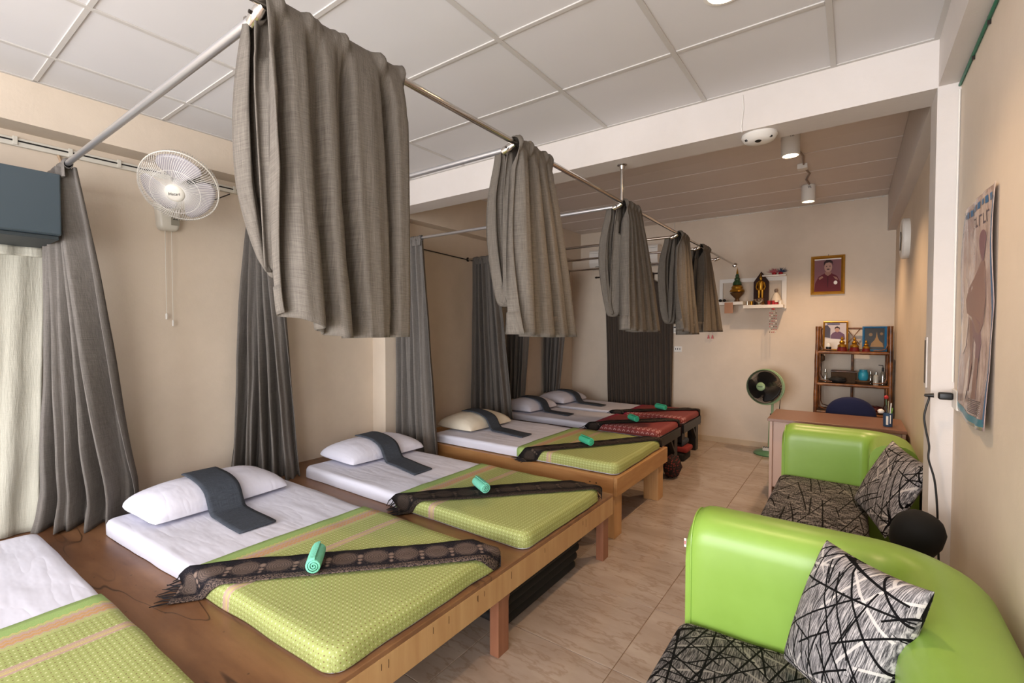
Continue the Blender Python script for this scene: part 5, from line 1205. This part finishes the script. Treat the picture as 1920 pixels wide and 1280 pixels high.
# ================================================================== SOFAS
def sofa(label, xf, y_near, y_arm, T, zt_, seat_z, xback, taglabel=False, y_back=None):
    """single-armed sofa: back along the right wall, arm at the far end; y_arm = inner face of the arm"""
    t = thing('sofa', label, 'sofa', (0, (y_near+y_arm)/2, 0), 'lime green sofas along the right wall')
    xc = xback - T/2; yc = y_arm + T/2; rc = .17; pts = []
    pts += [(xc, lerp(y_near if y_back is None else y_back, yc-rc, i/14)) for i in range(15)]
    pts += [(xc-rc+rc*cos(a), yc-rc+rc*sin(a)) for a in [pi/2*(i+1)/9 for i in range(9)]]
    x_end = xf; n_ = 22; pts += [(lerp(xc-rc, x_end, (i+1)/n_), yc) for i in range(n_)]
    V, F = [], []; NP = 26; dist = [0]
    for a, b in zip(pts, pts[1:]): dist.append(dist[-1] + sqrt((a[0]-b[0])**2+(a[1]-b[1])**2))
    Lt = dist[-1]
    def prof(k, top):
        # closed outline across the thickness: outer bottom -> over the top -> inner bottom
        s = k/(NP-1); h0 = .05; r = T*.46
        if s < .28: o, z = .5*T, lerp(h0, top-r, s/.28)
        elif s > .72: o, z = -.5*T, lerp(top-r, h0, (s-.72)/.28)
        else:
            a = (s-.28)/.44*pi; e = .86; ca, sa = cos(a), sin(a); o = .5*T*(abs(ca)**e)*(1 if ca > 0 else -1); z = top - r + r*(abs(sa)**e)
        return o, z
    for i, (x, y) in enumerate(pts):
        a = pts[max(0, i-1)]; b = pts[min(len(pts)-1, i+1)]; d = Vector((b[0]-a[0], b[1]-a[1])).normalized(); nn = Vector((d.y, -d.x))
        e = Lt - dist[i]; rr = .075; top = zt_ - (rr - sqrt(max(0, rr*rr-(rr-min(e, rr))**2))) - .012*sin(min(1, e/.6)*pi)*0
        thin = 1 - .10*max(0, 1-e/.05)
        for k in range(NP):
            o, z = prof(k, top); V.append(Vector((x + nn.x*o*thin, y + nn.y*o*thin, z)))
    for i in range(len(pts)-1):
        for k in range(NP-1): F.append([i*NP+k, i*NP+k+1, (i+1)*NP+k+1, (i+1)*NP+k])
        F.append([i*NP+NP-1, i*NP, (i+1)*NP, (i+1)*NP+NP-1])
    F.append(list(range(NP))); F.append([(len(pts)-1)*NP+k for k in range(NP)][::-1])
    body = mk('back_and_arm', V, F, M['vinyl'], t, None, True, sharp=55)
    e = len(pts)-1; tube('piping', [V[(e-1)*NP+k] + Vector((-.004, 0, 0)) for k in range(NP)], .0035, M['vinyl'], body, 6)
    xi = xback - T
    box('base', (xf+.02, y_near, .05), (xi-.002, y_arm-.002, .20), M['vinyl'], t, .012)
    V, F = boxg((xf-.012, y_near, .202), (xi-.004, y_arm-.004, seat_z), .045, 5)
    bm = bmesh.new(); vs_ = [bm.verts.new(v) for v in V]; [bm.faces.new([vs_[i] for i in f]) for f in F]
    bmesh.ops.subdivide_edges(bm, edges=[q for q in bm.edges if q.calc_length() > .2], cuts=9, use_grid_fill=True); bm.verts.index_update()
    V = [v.co.copy() for v in bm.verts]; F = [[v.index for v in f.verts] for f in bm.faces]; bm.free()
    V = [v + Vector((0, 0, (.020*sin(pi*max(0, min(1, (v.x-xf)/(xi-xf))))*sin(pi*max(0, min(1, (v.y-y_near)/(y_arm-y_near))))**.5 + .005*noise.noise(v*6)) if v.z > seat_z-.02 else 0)) for v in V]
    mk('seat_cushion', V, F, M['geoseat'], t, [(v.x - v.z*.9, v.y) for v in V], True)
    for x in (xf+.06, xi-.06):
        for y in (y_near+.08, y_arm-.1): lathe('foot', [(.001, 0), (.022, 0), (.026, .05), (.001, .05)], M['black'], t, 12, (x, y, .0005))
    if taglabel:
        lb = box('brand_tag', (xf-.012, y_arm+.035, .665), (xf-.004, y_arm+.037, .70), M['white'], t); box('tag_print', (xf-.0105, y_arm+.0342, .675), (xf-.0065, y_arm+.0349, .69), M['crimson'], lb)
    return t
sofa('lime green vinyl sofa in the foreground with a patterned seat', -.515, .35, 1.985, .25, .815, .405, .345, True)
sofa('lime green vinyl sofa farther back, before the desk', -.435, 3.27, 4.44, .25, .79, .405, .345, False, 4.06)
def throw(T_, Rr, B_, thick, label, seed):
    T_, Rr, B_ = Vector(T_), Vector(Rr), Vector(B_); ex = Rr-T_; ey = B_-T_; c = T_ + ex*.5 + ey*.5; n = ex.cross(ey).normalized()
    if n.y > 0: n = -n
    t = thing('throw_cushion', label, 'cushion', B_, 'patterned throw cushions'); V, U, F = [], [], []; N = 26
    for s in (1, -1):
        for j in range(N+1):
            for i in range(N+1):
                u = sin((i/N-.5)*pi); v = sin((j/N-.5)*pi); g = max(0, 1-u*u)**.42*max(0, 1-v*v)**.42
                pu = u*(.93+.07*v*v); pv = v*(.93+.07*u*u)
                w = .004*noise.noise(Vector((u*5, v*5, seed)))
                V.append(c + ex*.5*pu + ey*.5*pv + n*s*(thick*.5*g + w*g)); U.append((pu*.24 + seed, pv*.24 + s*.7))
    m = (N+1)**2
    for s in (0, 1):
        for j in range(N):
            for i in range(N): q = s*m+j*(N+1)+i; F.append([q, q+1, q+N+2, q+N+1])
    o = mk('cover', V, F, M['geo'], t, U, True)
    bm = bmesh.new(); bm.from_mesh(o.data); bmesh.ops.remove_doubles(bm, verts=bm.verts, dist=.0008); bmesh.ops.recalc_face_normals(bm, faces=bm.faces); bm.to_mesh(o.data); bm.free()
    return t
throw((-.055, 1.83, .885), (.16, 1.53, .925), (-.165, 1.85, .455), .15, 'black and white patterned cushion on the foreground sofa', .3)
throw((.205, 3.93, .845), (.335, 3.30, .84), (.02, 3.97, .425), .13, 'black and white patterned cushion on the farther sofa', 1.9)
